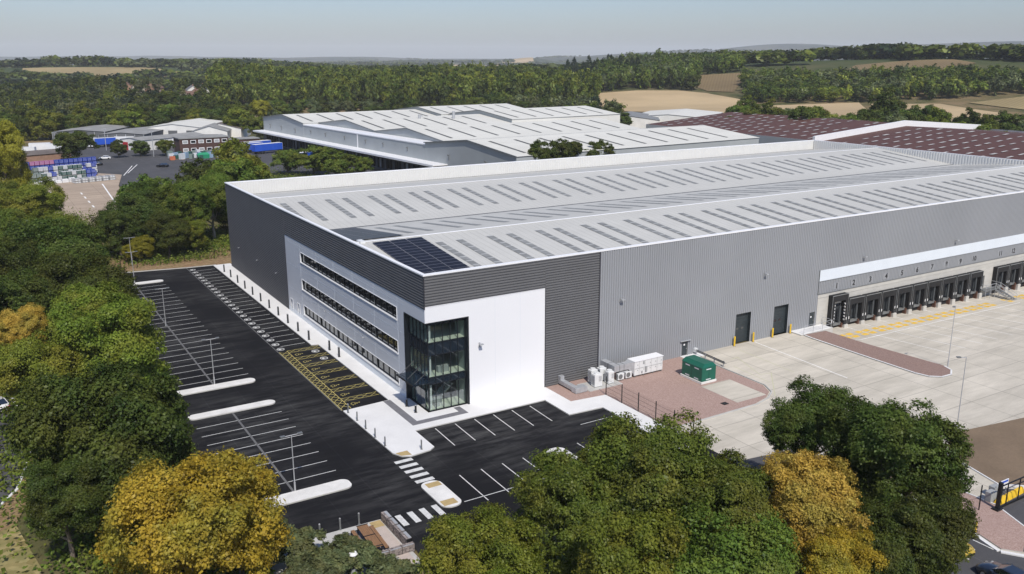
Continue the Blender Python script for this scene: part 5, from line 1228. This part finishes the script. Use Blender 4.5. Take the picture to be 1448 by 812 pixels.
# ------------------------------------------------------------------ trees
def leaf_cloud(seed, n, R, leaf, kind='round', lobes=8, sub=13, squash=.9, soft=.5):
    """leaves on sprays, sprays on lobes, lobes on a crown"""
    g = np.random.default_rng(seed)
    def dirs(k, up):
        d = g.normal(size=(k, 3)); d[:, 2] = d[:, 2]*.85+up; return d/np.linalg.norm(d, axis=1)[:, None]
    L0 = dirs(lobes, .2)*R*g.uniform(.42, .66, lobes)[:, None]; LR = R*g.uniform(.36, .52, lobes)
    L0 = np.concatenate([[[0, 0, R*.1]], L0]); LR = np.concatenate([[R*.55], LR])
    li = np.repeat(np.arange(lobes+1), sub); sd = dirs(len(li), .2)
    c = L0[li]+sd*LR[li][:, None]*g.uniform(.75, 1.02, len(li))[:, None]; br = R*g.uniform(.07, .17, len(li))
    if kind == 'tall': c[:, 2] *= 1.6; c[:, :2] *= .8
    elif kind == 'cone':
        k = len(li); t = g.uniform(0, 1, k)**1.2; a = g.uniform(0, 2*np.pi, k); q_ = R*.85*(1-t)**.8; c = np.stack([q_*np.cos(a), q_*np.sin(a), (t-.5)*R*2.6], 1); br = R*(.08+.2*(1-t))
    else: c[:, 2] *= squash
    w = br**2; w /= w.sum(); idx = g.choice(len(br), n, p=w)
    dr = g.normal(size=(n, 3)); dr[:, 2] += .25; dr /= np.linalg.norm(dr, axis=1)[:, None]
    cn = c[idx]/(np.linalg.norm(c[idx], axis=1)[:, None]+1e-6)
    flip = (dr*cn).sum(1) < -.45; dr[flip] *= -1
    sh = g.uniform(.55, 1.0, n)**.6*(1+.28*np.sin(dr @ np.array([7.1, 5.3, 6.7])+idx*1.7))
    p = c[idx]+dr*(br[idx]*sh*1.12)[:, None]*np.array([1.15, 1.15, .8])
    p += g.normal(size=(n, 3))*leaf*.5
    nr = dr*soft+cn*.35+g.normal(size=(n, 3))*.45+np.array([0, 0, .35]); nr /= np.linalg.norm(nr, axis=1)[:, None]
    t = np.cross(nr, g.normal(size=(n, 3))); t /= np.linalg.norm(t, axis=1)[:, None]; b = np.cross(nr, t)
    s = leaf*(.45+1.15*g.uniform(0, 1, n)**1.6)[:, None]*1.05
    v = np.stack([p-t*s*.62, p-b*s*.40+nr*s*.06, p+t*s*.62, p+b*s*.40+nr*s*.06], 1)
    val = np.clip(.42+g.uniform(-.16, .16, len(br))[idx]+g.uniform(-.14, .14, lobes+1)[li][idx]+g.normal(size=n)*.15, 0, 1)
    return v, val
def cloud_mesh(name, v, val, m):
    n = v.shape[0]; me = bpy.data.meshes.new(name); me.vertices.add(4*n); me.vertices.foreach_set('co', v.reshape(-1).astype('f4'))
    me.loops.add(4*n); me.loops.foreach_set('vertex_index', np.arange(4*n, dtype='i4')); me.polygons.add(n); me.polygons.foreach_set('loop_start', np.arange(0, 4*n, 4, dtype='i4'))
    try: me.polygons.foreach_set('loop_total', np.full(n, 4, dtype='i4'))
    except Exception: pass
    a = me.attributes.new('v', 'FLOAT', 'FACE'); a.data.foreach_set('value', val.astype('f4')); me.update(calc_edges=True); me.materials.append(m); return me
def trunk_mesh(seed, R, zc, bark='bark', multi=1):
    """unit of true size: trunk from 0 to zc with limbs into a crown of radius R"""
    q = random.Random(seed); b = MB()
    for s_ in range(multi):
        ox, oy = (0, 0) if multi == 1 else (q.uniform(-1, 1), q.uniform(-1, 1)); p = Vector((ox, oy, -.2)); r = R*.055+.05
        top = zc+R*.35; n = 5; top = zc-R*.05; pts = [Vector((ox+q.gauss(0, .06)*R*k/n, oy+q.gauss(0, .06)*R*k/n, -.2+(top+.2)*k/n)) for k in range(n+1)]
        for k in range(n): b.cyl(pts[k], pts[k+1], r*(1-.16*k), 8, 0, r*(1-.16*(k+1)), cap=False)
        for k in range(9):
            t = q.uniform(.35, .9); base = pts[int(t*n)].lerp(pts[min(n, int(t*n)+1)], t*n-int(t*n)); a = q.uniform(0, 2*math.pi); e_ = q.uniform(.2, .9)
            end = base+Vector((math.cos(a)*R*.5*math.cos(e_), math.sin(a)*R*.5*math.cos(e_), R*.42*math.sin(e_))); mid = base.lerp(end, .5)+Vector((0, 0, -R*.05))
            b.cyl(base, mid, r*.42, 6, 0, r*.28, cap=False); b.cyl(mid, end, r*.28, 5, 0, r*.1, cap=False)
    me = bpy.data.meshes.new('trunk'); me.from_pydata(b.v, [], b.f); me.materials.append(MT[bark]); me.polygons.foreach_set('use_smooth', [True]*len(b.f)); return me
NEAR = [cloud_mesh('crown', *leaf_cloud(10+i, 120000, 6, .165, 'round', 11+i, 24, 1.0), LF['mid']) for i in range(4)]
SHRUB = [cloud_mesh('shrub_foliage', *leaf_cloud(40+i, 22000, 6, .5, 'round', 8, 9, .8), LF['blue']) for i in range(2)]
MID = [cloud_mesh('crown', *leaf_cloud(20+i, 20000, 6, .38, ('round', 'round', 'tall', 'round')[i], 10, 12, 1.0, .7), LF['mid']) for i in range(4)]
CON = cloud_mesh('crown', *leaf_cloud(31, 6000, 6, .6, 'cone', 8, 9), LF['deep'])
FAR = [leaf_cloud(50+i, 620, 5, 1.05, ('round', 'round', 'tall')[i], 5, 5, 1.0, 1.3) for i in range(3)]+[leaf_cloud(60, 150, 5, 2.3, 'round', 4, 4, 1.0, 1.3)]
TRUNK = {k: trunk_mesh(3, 6, 7, k) for k in ('bark', 'bark_pale')}
def tree(name, label, x, y, R, zc, kind, proto, group=None, sv=None, rz_=None, bark='bark', z=None, cat='tree', trunk=True):
    gz = float(T(x, y)) if z is None else z
    rr_ = random.Random(int(x*31+y*17)); rz_ = rr_.uniform(0, 6.28) if rz_ is None else rz_
    sv = min(R*.98, zc*.9) if sv is None else sv
    o = empty(name, label, cat, (x, y, gz), rz_, group)
    c = bpy.data.objects.new('crown', proto); COL.objects.link(c); c.parent = o; c.location = (0, 0, zc); c.scale = (R/6, R/6*rr_.uniform(.92, 1.08), sv/5.6)
    c.material_slots[0].link = 'OBJECT'; c.material_slots[0].material = LF[kind]
    if trunk:
        t = bpy.data.objects.new('trunk', TRUNK[bark]); COL.objects.link(t); t.parent = o; t.scale = (R/6, R/6, zc/7)
    return o
near = [  # x, y, R, crown centre, kind, label
 (-32.5,195.9,6.6,13.5,'yellow','tall yellow-green tree at the left edge beside the storage yard'),
 (-38.5,205,7,14,'yellow','pale yellowish tree at the far left edge, rising above the brown roof'),
 (-30,141,8.0,6.5,'light','bright green spreading tree at the left edge below the storage yard'),
 (-37,150,8,6.5,'mid','green tree cut by the left edge, beside the bright spreading one'),
 (-36.8,107.8,7.5,6.5,'mid','mid green tree at the left edge above the big dark tree'),
 (-28.5,101,6.0,6.0,'light','light green tree where the left tree belt bends towards the verge'),
 (-31.2,66,7.8,8,'dark','big dark green tree beside the far half of the car park'),
 (-30.0,84,6.8,7,'mid','rounded green tree at the far left corner of the car park'),
 (-40,84,7.5,7.5,'mid','green tree behind the rounded one at the far left corner'),
 (-38.8,58,6.5,8,'dark','dark tree at the left edge behind the big dark one'),
 (-30.0,47,6.2,7.5,'dark','dark green tree halfway down the left side of the car park'),
 (-38.8,42,5.6,8,'dark','dark tree in the gap above the golden crown at the left edge'),
 (-30.0,29,6.0,8,'light','light green tree just above the two white kerb islands'),
 (-30.5,17,6.6,8.2,'light','yellowish green tree left of the two white kerb islands'),
 (-37.2,15.5,5.0,7,'light','light green tree at the left edge above the glimpse of road'),
 (-37.3,30,3.0,8.3,'amber','small golden crown between green trees at the left edge'),
 (-33.4,-8.6,6.9,8.6,'dark','broad dark green tree at the lower left, next to the golden tree'),
 (-37.4,-12.5,3.6,6,'dark','dark lower tree at the bottom left above the footpath'),
 (-30.1,-24.8,6.0,6.9,'gold','big golden tree at the bottom left'),
 (-26.4,-21.5,3.4,7,'gold','smaller golden crown on the right flank of the big golden tree'),
 (-14.2,-38.2,4.2,6.2,'light','leafy light green tree at the bottom centre, right of the gabions'),
 (-16.2,-41.5,3.2,5,'light','light green tree at the bottom edge beside the gabions'),
 (-6.9,-38.6,4.3,8.1,'mid','green tree in the middle of the bottom clump, below the lower bays'),
 (-1.6,-40.2,5.4,9.6,'mid','tallest green tree of the bottom clump, under the gravel bed'),
 (1.5,-44.8,4.6,8.6,'mid','green tree at the right of the bottom clump, touching the amber tree'),
 (-7.3,-44.2,5.0,6.5,'light','light green tree at the bottom edge of the central clump'),
 (-2.4,-48.6,5.0,6,'mid','green tree at the bottom edge, right of centre'),
 (6.9,-46.6,3.8,8.6,'amber','tall amber tree between the green clump and the dark trees'),
 (5.5,-51.2,2.9,6.5,'gold','golden crown at the bottom edge below the amber tree'),
 (10.6,-42.5,2.3,7.2,'amber','small amber crown in front of the dark tree by the yard'),
 (17.6,-38.3,3.6,9.0,'dark','dark green tree nearest to the concrete yard'),
 (16.2,-47.0,4.8,9.8,'dark','large dark green tree hiding the yellow car'),
 (13.4,-51.9,3.9,7,'dark','dark green tree at the bottom right beside the road'),
 (17.6,-43.8,3.4,6.6,'dark','dark green tree between the two large dark ones at the right'),
 (10.4,-51.2,3.2,6,'dark','lower dark green tree behind the golden crown at the bottom'),
]
for i, (x, y, R, zc, kd, lb) in enumerate(near): tree('broadleaf_tree', lb, x, y, R, zc, kd, NEAR[i % 4], z=0, sv=zc*.78 if zc > 12 else None)
for i, (x, y, R, zc, lb) in enumerate(((-22.2,-22.2,2.2,1.9,'rounded grey-green shrub right of the golden tree'),(-20.8,-25.8,2.1,1.8,'spreading grey-green shrub left of the service post'),(-18.1,-26.4,1.6,1.5,'low shrub between the service post and the picnic table'),(-24.2,-20.6,2.2,2.4,'taller green shrub against the golden tree'),(-18.6,-23.5,1.3,1.3,'small shrub overlapping the near footpath'),(-22.5,-27.5,2.2,2,'shrub at the bottom edge left of the service post'),(-17.2,-29.5,1.9,1.6,'shrub at the bottom edge below the gabion wall'))):
    tree('shrub', lb, x, y, R, zc, 'blue', SHRUB[i % 2], z=0, sv=zc*.95, cat='shrub', trunk=False)
mid = [
 (-11.6,109.8,7.6,8,'dark','dark leafy tree in the middle of the belt behind the far verge'),
 (-5.5,108,6.2,8.5,'mid','green tree behind the verge, left of the pale trunks'),
 (3.0,112,6.2,9.2,'mid','slender green tree with a pale bare trunk beside the dark gable corner'),
 (-2.8,104,5.0,10,'mid','tall thin-crowned tree with a pale trunk behind the far verge'),
 (13,132,7.0,9.5,'mid','green tree just behind the far left corner of the warehouse'),
 (20,158,7.4,10,'light','light green tree beyond the far left corner of the warehouse'),
 (7,143,6.5,9,'dark','dark tree behind the belt, next to the beige yard'),
 (-17.0,104.3,5.2,5.6,'dark','low dark tree at the left end of the belt behind the verge'),
 (-7.5,130,5.8,7,'mid','rounded green tree bordering the beige yard'),
 (-14.2,98.5,3.0,2.8,'yellow','small brownish bush by the verge lamp post'),
 (-8.8,98.6,3.9,5.6,'dark','low dark tree right behind the verge fence'),
 (-3.5,99.5,3.2,4.4,'light','small bright green tree right behind the verge fence'),
 (10,118,5.2,6,'dark','dark understorey tree close to the warehouse corner'),
 (51,212,6.0,5,'mid','round green tree in the clump in front of the dark docks, leftmost of the clump'),
 (59,209,7.4,5.2,'mid','wide green tree in the middle of the clump in front of the dark docks'),
 (63,196,7.0,5.2,'mid','green tree at the right of the clump in front of the dark docks'),
 (70,192,4.6,4,'mid','small green tree at the right end of the clump, at the warehouse parapet'),
 (32,182,6,5.2,'light','light green tree in the dip between the warehouse corner and the lorries'),
 (30,205,6,4.6,'mid','green tree overlapping the asphalt yard with the black pickup'),
 (-6.2,287,8.6,7,'dark','big dark round tree behind the stacked crates'),
 (10,300,3.7,3.8,'dark','small round tree left of the three in front of the white workshop'),
 (18.6,301,4.1,3.8,'dark','small round tree in the middle of the three in front of the white workshop'),
 (27.3,297,4.1,3.8,'mid','small round tree at the right of the three, beside the brick offices'),
 (74.4,362.8,7.0,8,'light','bright green tree left of the white gable with no windows'),
 (80,352,5.5,7,'mid','green tree touching the left end of the white-roofed shed'),
 (102,423,6.4,10,'yellow','yellow-green tree standing above the left end of the white roof'),
 (97.8,128.3,3.8,12,'dark','dark treetop showing over the warehouse parapet, left of the row'),
 (102.3,124,4.2,12.8,'dark','highest dark treetop over the warehouse parapet'),
 (110,127.5,3.2,12.4,'dark','rounded dark treetop over the warehouse parapet, third of the row'),
 (121.2,129.3,3.8,10.8,'dark','right-hand dark treetop over the warehouse parapet'),
 (96,133,3,10.2,'mid','small green treetop at the left end over the parapet'),
 (116,128,3,10,'dark','low dark treetop between two higher ones over the parapet'),
]
for i, (x, y, R, zc, kd, lb) in enumerate(mid):
    tree('broadleaf_tree', lb, x, y, R, zc, kd, (NEAR[i % 4] if y < 120 and x < 15 else MID[(0, 1, 3)[i % 3]]), z=0, bark='bark_pale' if 'pale' in lb else 'bark', sv=min(R, zc*.85))
def rowtrees(spec, place, group, protos, name='broadleaf_tree'):
    spec = sorted(spec)
    for i, (u, d, R, zc, kd) in enumerate(spec):
        x, y, a = polar(u, d); nm = {'dark': 'dark green', 'mid': 'green', 'light': 'light green', 'yellow': 'yellow-green', 'deep': 'blackish green', 'amber': 'russet', 'blue': 'grey-green', 'gold': 'golden'}[kd]
        tree(name, '%s tree %s, %s from the left' % (nm, place, ordn(i)), x, y, R, zc, kd, protos[i % len(protos)], group)
q = random.Random(21)
def kk(*a): return q.choice(a)
row = [(862+q.uniform(-4,4)+i*11.5, q.uniform(318, 350), q.uniform(3.5, 6.0), q.uniform(3.5, 5.5), kk('dark', 'mid', 'mid', 'light')) for i in range(15)]
rowtrees(row, 'between the white and red roofs', 'trees between the white and red roofs', MID)
row = [(1045+i*8.6+q.uniform(-4,4), q.uniform(405, 470), q.uniform(5.2, 8.6), q.uniform(6.5, 10.2)-(2.5 if 16 < i < 24 or i > 34 else 0), kk('dark', 'mid', 'mid', 'light', 'blue', 'dark')) for i in range(50)]
rowtrees(row, 'in the hedge behind the red roofs', 'hedge trees behind the red roofs', MID)
row = [(1240,440,9,9,'dark'),(1262,445,10,11,'dark'),(1285,440,8,8,'mid'),(1312,450,9,10,'dark'),(1385,440,8,7.5,'dark'),(1430,445,9,8,'dark'),(1350,430,5,6,'mid'),(840,470,8,7,'dark'),(860,500,8,6,'dark'),(882,500,7,5.5,'dark'),(828,520,7,7,'mid'),(815,470,9,8,'mid')]
rowtrees(row, 'standing before the golden fields', 'tall trees in front of the golden fields', MID)
row = [(i*17-60+q.uniform(-5,5), q.uniform(485, 530), q.uniform(6, 8.5), q.uniform(6, 8), kk('mid', 'mid', 'dark', 'light')) for i in range(24)]
rowtrees(row, 'fronting the wood beyond the old yard', 'front trees of the left wood', MID)
row = [(340+i*16+q.uniform(-5,5), q.uniform(565, 600), q.uniform(5, 8), q.uniform(5, 8), kk('mid', 'dark', 'blue', 'dark')) for i in range(28)]
rowtrees(row, 'at the foot of the poplar wood', 'front trees of the poplar wood', MID)
row = [(805+i*9+q.uniform(-3,3), q.uniform(880, 1000), 6, 13, 'deep') for i in range(12)]
rowtrees(row, 'in the pine group left of the field', 'pines by the golden field', [CON], 'pine_tree')
row = [(982,800,7,8,'dark'),(146,640,4,12,'light'),(148,650,3.5,9,'mid'),(66,760,4,11,'deep'),(103,800,4,12,'deep'),(145,790,3.5,11,'deep'),(231,600,7,12,'dark'),(246,600,6,10,'dark'),(263,620,5.5,9,'dark')]
rowtrees(row, 'rising above the distant canopy', 'lone trees above the far canopy', MID)
# woods: a canopy that reads as one mass
def inpoly(x, y, P):
    c = False; j = len(P)-1
    for i in range(len(P)):
        if (P[i][1] > y) != (P[j][1] > y) and x < (P[j][0]-P[i][0])*(y-P[i][1])/(P[j][1]-P[i][1])+P[i][0]: c = not c
        j = i
    return c
FIELDS = [[(439,557),(374,473),(356,416),(374,378),(392,350),(446,386),(482,429),(493,477),(492,511),(472,544)],[(515,514),(572,571),(598,545),(574,515),(511,465),(503,487)],[(647,463),(682,480),(740,461),(771,441),(750,403),(698,396),(661,418)],[(465,380),(521,348),(445,273),(387,302)],[(519,337),(552,304),(529,242),(476,225),(438,241)],[(570,294),(624,285),(599,255),(563,235),(560,249)],[(41,1428),(66,1428),(213,1392),(241,1326),(252,1238),(156,1252),(55,1283),(34,1358)],[(1495,2965),(2246,4207),(1102,2040),(1057,2096)]]
HP = [(45,640),(150,600),(235,960),(95,990)]
def scatter(P, spacing, seed, keep=1., clear=()):
    q = random.Random(seed); xs = [p[0] for p in P]; ys = [p[1] for p in P]; out = []
    x = min(xs)
    while x < max(xs):
        y = min(ys)
        while y < max(ys):
            px, py = x+q.uniform(-.45, .45)*spacing, y+q.uniform(-.45, .45)*spacing
            if q.random() < keep and inpoly(px, py, P) and not any(inpoly(px, py, F) for F in FIELDS) and not any(math.hypot(px-a, py-b) < r for a, b, r in clear): out.append((px, py))
            y += spacing
        x += spacing
    return out
def wood(name, label, pts, rmin, rmax, hmin, hmax, kinds, seed, shapes=(0, 1), cat='wood'):
    g = np.random.default_rng(seed); n = len(pts)
    if not n: return
    P = np.array(pts); Z = T(P[:, 0], P[:, 1]); per = {}
    Rr = g.uniform(rmin, rmax, n); H = g.uniform(hmin, hmax, n)+2.5*np.sin(P[:, 0]*.021+seed)*np.cos(P[:, 1]*.017)
    kd = g.integers(0, len(kinds), n); sh = g.integers(0, len(shapes), n)
    V = []; A = []; MI = []
    for k in range(len(kinds)):
        for s_ in range(len(shapes)):
            m_ = np.where((kd == k) & (sh == s_))[0]
            if not len(m_): continue
            v, a = FAR[shapes[s_]]; tall = 1.7 if shapes[s_] == 2 else 1.
            th = g.uniform(0, 6.28, len(m_)); c, s2 = np.cos(th), np.sin(th)
            X = v[None, ..., 0]*c[:, None, None]-v[None, ..., 1]*s2[:, None, None]; Y = v[None, ..., 0]*s2[:, None, None]+v[None, ..., 1]*c[:, None, None]
            sc = (Rr[m_]/5)[:, None, None]; hz = (H[m_]*.5)/(5*tall)
            co = np.stack([X*sc+P[m_, 0][:, None, None], Y*sc+P[m_, 1][:, None, None], v[None, ..., 2]*hz[:, None, None]+(Z[m_]+H[m_]*.55)[:, None, None]], -1)
            V.append(co.reshape(-1, 4, 3)); A.append(np.clip(np.tile(a, len(m_))+np.repeat(g.normal(size=len(m_))*.2, len(a)), 0, 1)); MI.append(np.full(len(m_)*len(a), k, 'i4'))
    V = np.concatenate(V); A = np.concatenate(A); MI = np.concatenate(MI)
    me = cloud_mesh(name, V, A, LF[kinds[0]])
    for k in kinds[1:]: me.materials.append(LF[k])
    me.polygons.foreach_set('material_index', MI)
    o = bpy.data.objects.new(name, me); COL.objects.link(o); tag(o, label, cat); o['kind'] = 'stuff'
WA = [(107,557),(227,515),(284,472),(366,461),(448,572),(399,756),(317,1074),(224,1058)]
ptsA = scatter(WA, 8.6, 1)
wood('poplar_wood', 'wide wood of tall bright green poplars behind the white shed roofs', ptsA, 4.6, 6.8, 18, 24, ['light', 'mid', 'mid', 'dark'], 5, (2, 0, 1))
WB = [(-110,500),(94,480),(103,541),(140,700),(80,800),(-110,900)]
ptsB = [p_ for p_ in scatter(WB, 9.5, 2, .93, [(-60,620,22),(20,690,26),(70,560,18),(-40,760,30),(100,640,20),(30,800,26),(-80,700,20)]) if not (inpoly(p_[0], p_[1], HP) and random.random() > .14)]
WG = [(-160,950),(-40,930),(60,940),(200,1000),(260,1120),(200,1200),(0,1220),(-200,1260)]
wood('far_left_copse', 'scattered trees and copses before the far tan field on the left', scatter(WG, 24, 14, .6), 6, 8, 8, 12, ['dark', 'mid', 'deep'], 15)
wood('left_wood', 'dark mixed wood beyond the old yard on the left', ptsB, 4.5, 6.5, 9, 14, ['dark', 'deep', 'mid', 'blue', 'dark', 'mid'], 6)
WC = [(462,398),(474,400),(517,353),(572,317),(591,307),(634,291),(693,246),(735,266),(671,340),(627,393),(603,431),(575,476),(563,506)]
wood('hillside_wood', 'dark wood covering the hillside on the right', scatter(WC, 9.5, 3), 5, 7.5, 10, 14, ['dark', 'mid', 'mid', 'dark', 'blue', 'light'], 7)
WD = [(446,564),(478,552),(498,518),(515,514),(569,568),(600,548),(630,578),(601,704),(535,687),(455,579)]
wood('middle_wood', 'mixed dark wood behind the golden field', scatter(WD, 9.5, 4), 5, 7.5, 13, 20, ['dark', 'mid', 'blue', 'mid'], 8)
WE = [(735,515),(772,492),(795,455),(822,406),(845,350),(940,370),(910,420),(880,440),(850,500),(815,545),(790,590),(745,590),(728,560)]
wood('hilltop_wood', 'line of dark trees along the top of the right-hand hill', scatter(WE, 11, 5, .8), 4.5, 6.5, 7.5, 11, ['dark', 'deep', 'mid'], 9)
WF = [(245,442),(284,472),(370,466),(334,418),(332,386),(274,368),(238,393)]
wood('shed_belt', 'dark belt of trees between the brown roofs and the poplar wood', scatter(WF, 9, 6, .75, [(268,372,42),(262,420,24),(330,330,46)]), 4.5, 7, 8, 15, ['dark', 'mid', 'deep', 'blue'], 10)
# far hedgerows and copses
g = np.random.default_rng(77); pts = []
for k in range(420):
    u = g.uniform(-80, 1530); d = 950*math.exp(g.uniform(0, 2.2)); x, y, a = polar(u, d); th = g.choice([.3, 1.87])+g.normal()*.15; Lh = g.uniform(80, 420)
    w = g.choice([3, 3, 45, 90]) if d > 1500 else 3
    n = int(Lh/11)*(1 if w < 10 else 3)
    for j in range(n):
        t = g.uniform(-.5, .5)*Lh; s_ = g.normal()*w; px, py = x+math.cos(th)*t-math.sin(th)*s_, y+math.sin(th)*t+math.cos(th)*s_
        if math.hypot(px-CX, py-CY) > 900 and not any(inpoly(px, py, F) for F in FIELDS): pts.append((px, py))
wood('far_hedgerows', 'distant hedgerows and copses across the plain', pts, 7, 13, 8, 15, ['dark', 'deep', 'mid', 'blue'], 12, (3,), cat='hedgerow')
# undergrowth under the near trees
g = np.random.default_rng(5); V = []; A = []
for (x, y, R, n) in ((-34,60,14,2600),(-34,85,13,2000),(-33,30,13,2600),(-33,8,12,2400),(-31,-12,9,1500),(-6,-42,15,3600),(8,-46,12,2600),(-8,106,12,2600),(8,112,12,2200),(-30,120,16,2600),(-30,150,14,2400),(40,200,22,2600),(-22,-25,6,1400)):
    for s_ in range(n*5):
        px, py = x+g.normal()*R*.45, y+g.normal()*R*.6; 
        if (-24.4 < px < 21 and -27 < py < 93) or (px > 20 and py < 90) or (px > 18 and py < -25): continue
        if -14 < px < 20 and py > -32 and py < -20: continue
        V.append((px, py, abs(g.normal())*.5))
V = np.array(V); n = len(V); nr = g.normal(size=(n, 3))+np.array([0, 0, 1.2]); nr /= np.linalg.norm(nr, axis=1)[:, None]; t = np.cross(nr, g.normal(size=(n, 3))); t /= np.linalg.norm(t, axis=1)[:, None]; bb = np.cross(nr, t); s_ = g.uniform(.10, .28, n)[:, None]
me = cloud_mesh('undergrowth', np.stack([V-t*s_, V-bb*s_*.7, V+t*s_, V+bb*s_*.7], 1), g.uniform(0, 1, n), LF['mid'])
o = bpy.data.objects.new('undergrowth', me); COL.objects.link(o); tag(o, 'low green undergrowth beneath the tree belts', 'undergrowth'); o['kind'] = 'stuff'
# ------------------------------------------------------------------ air
hz = MB().box(-9000, 15000, -7000, 17000, -14, 235).build('haze', 'ground'); hz.data.materials.clear()
m = bpy.data.materials.new('haze'); m.use_nodes = True; n = m.node_tree; n.nodes.clear()
pv = n.nodes.new('ShaderNodeVolumePrincipled'); pv.inputs['Color'].default_value = (.93, .97, 1., 1); pv.inputs['Density'].default_value = 7.5e-5; pv.inputs['Anisotropy'].default_value = -.25
mo = n.nodes.new('ShaderNodeOutputMaterial'); n.links.new(pv.outputs[0], mo.inputs['Volume']); hz.data.materials.append(m); hz['kind'] = 'stuff'; hz['label'] = 'thin pale summer haze'; hz['category'] = 'haze'
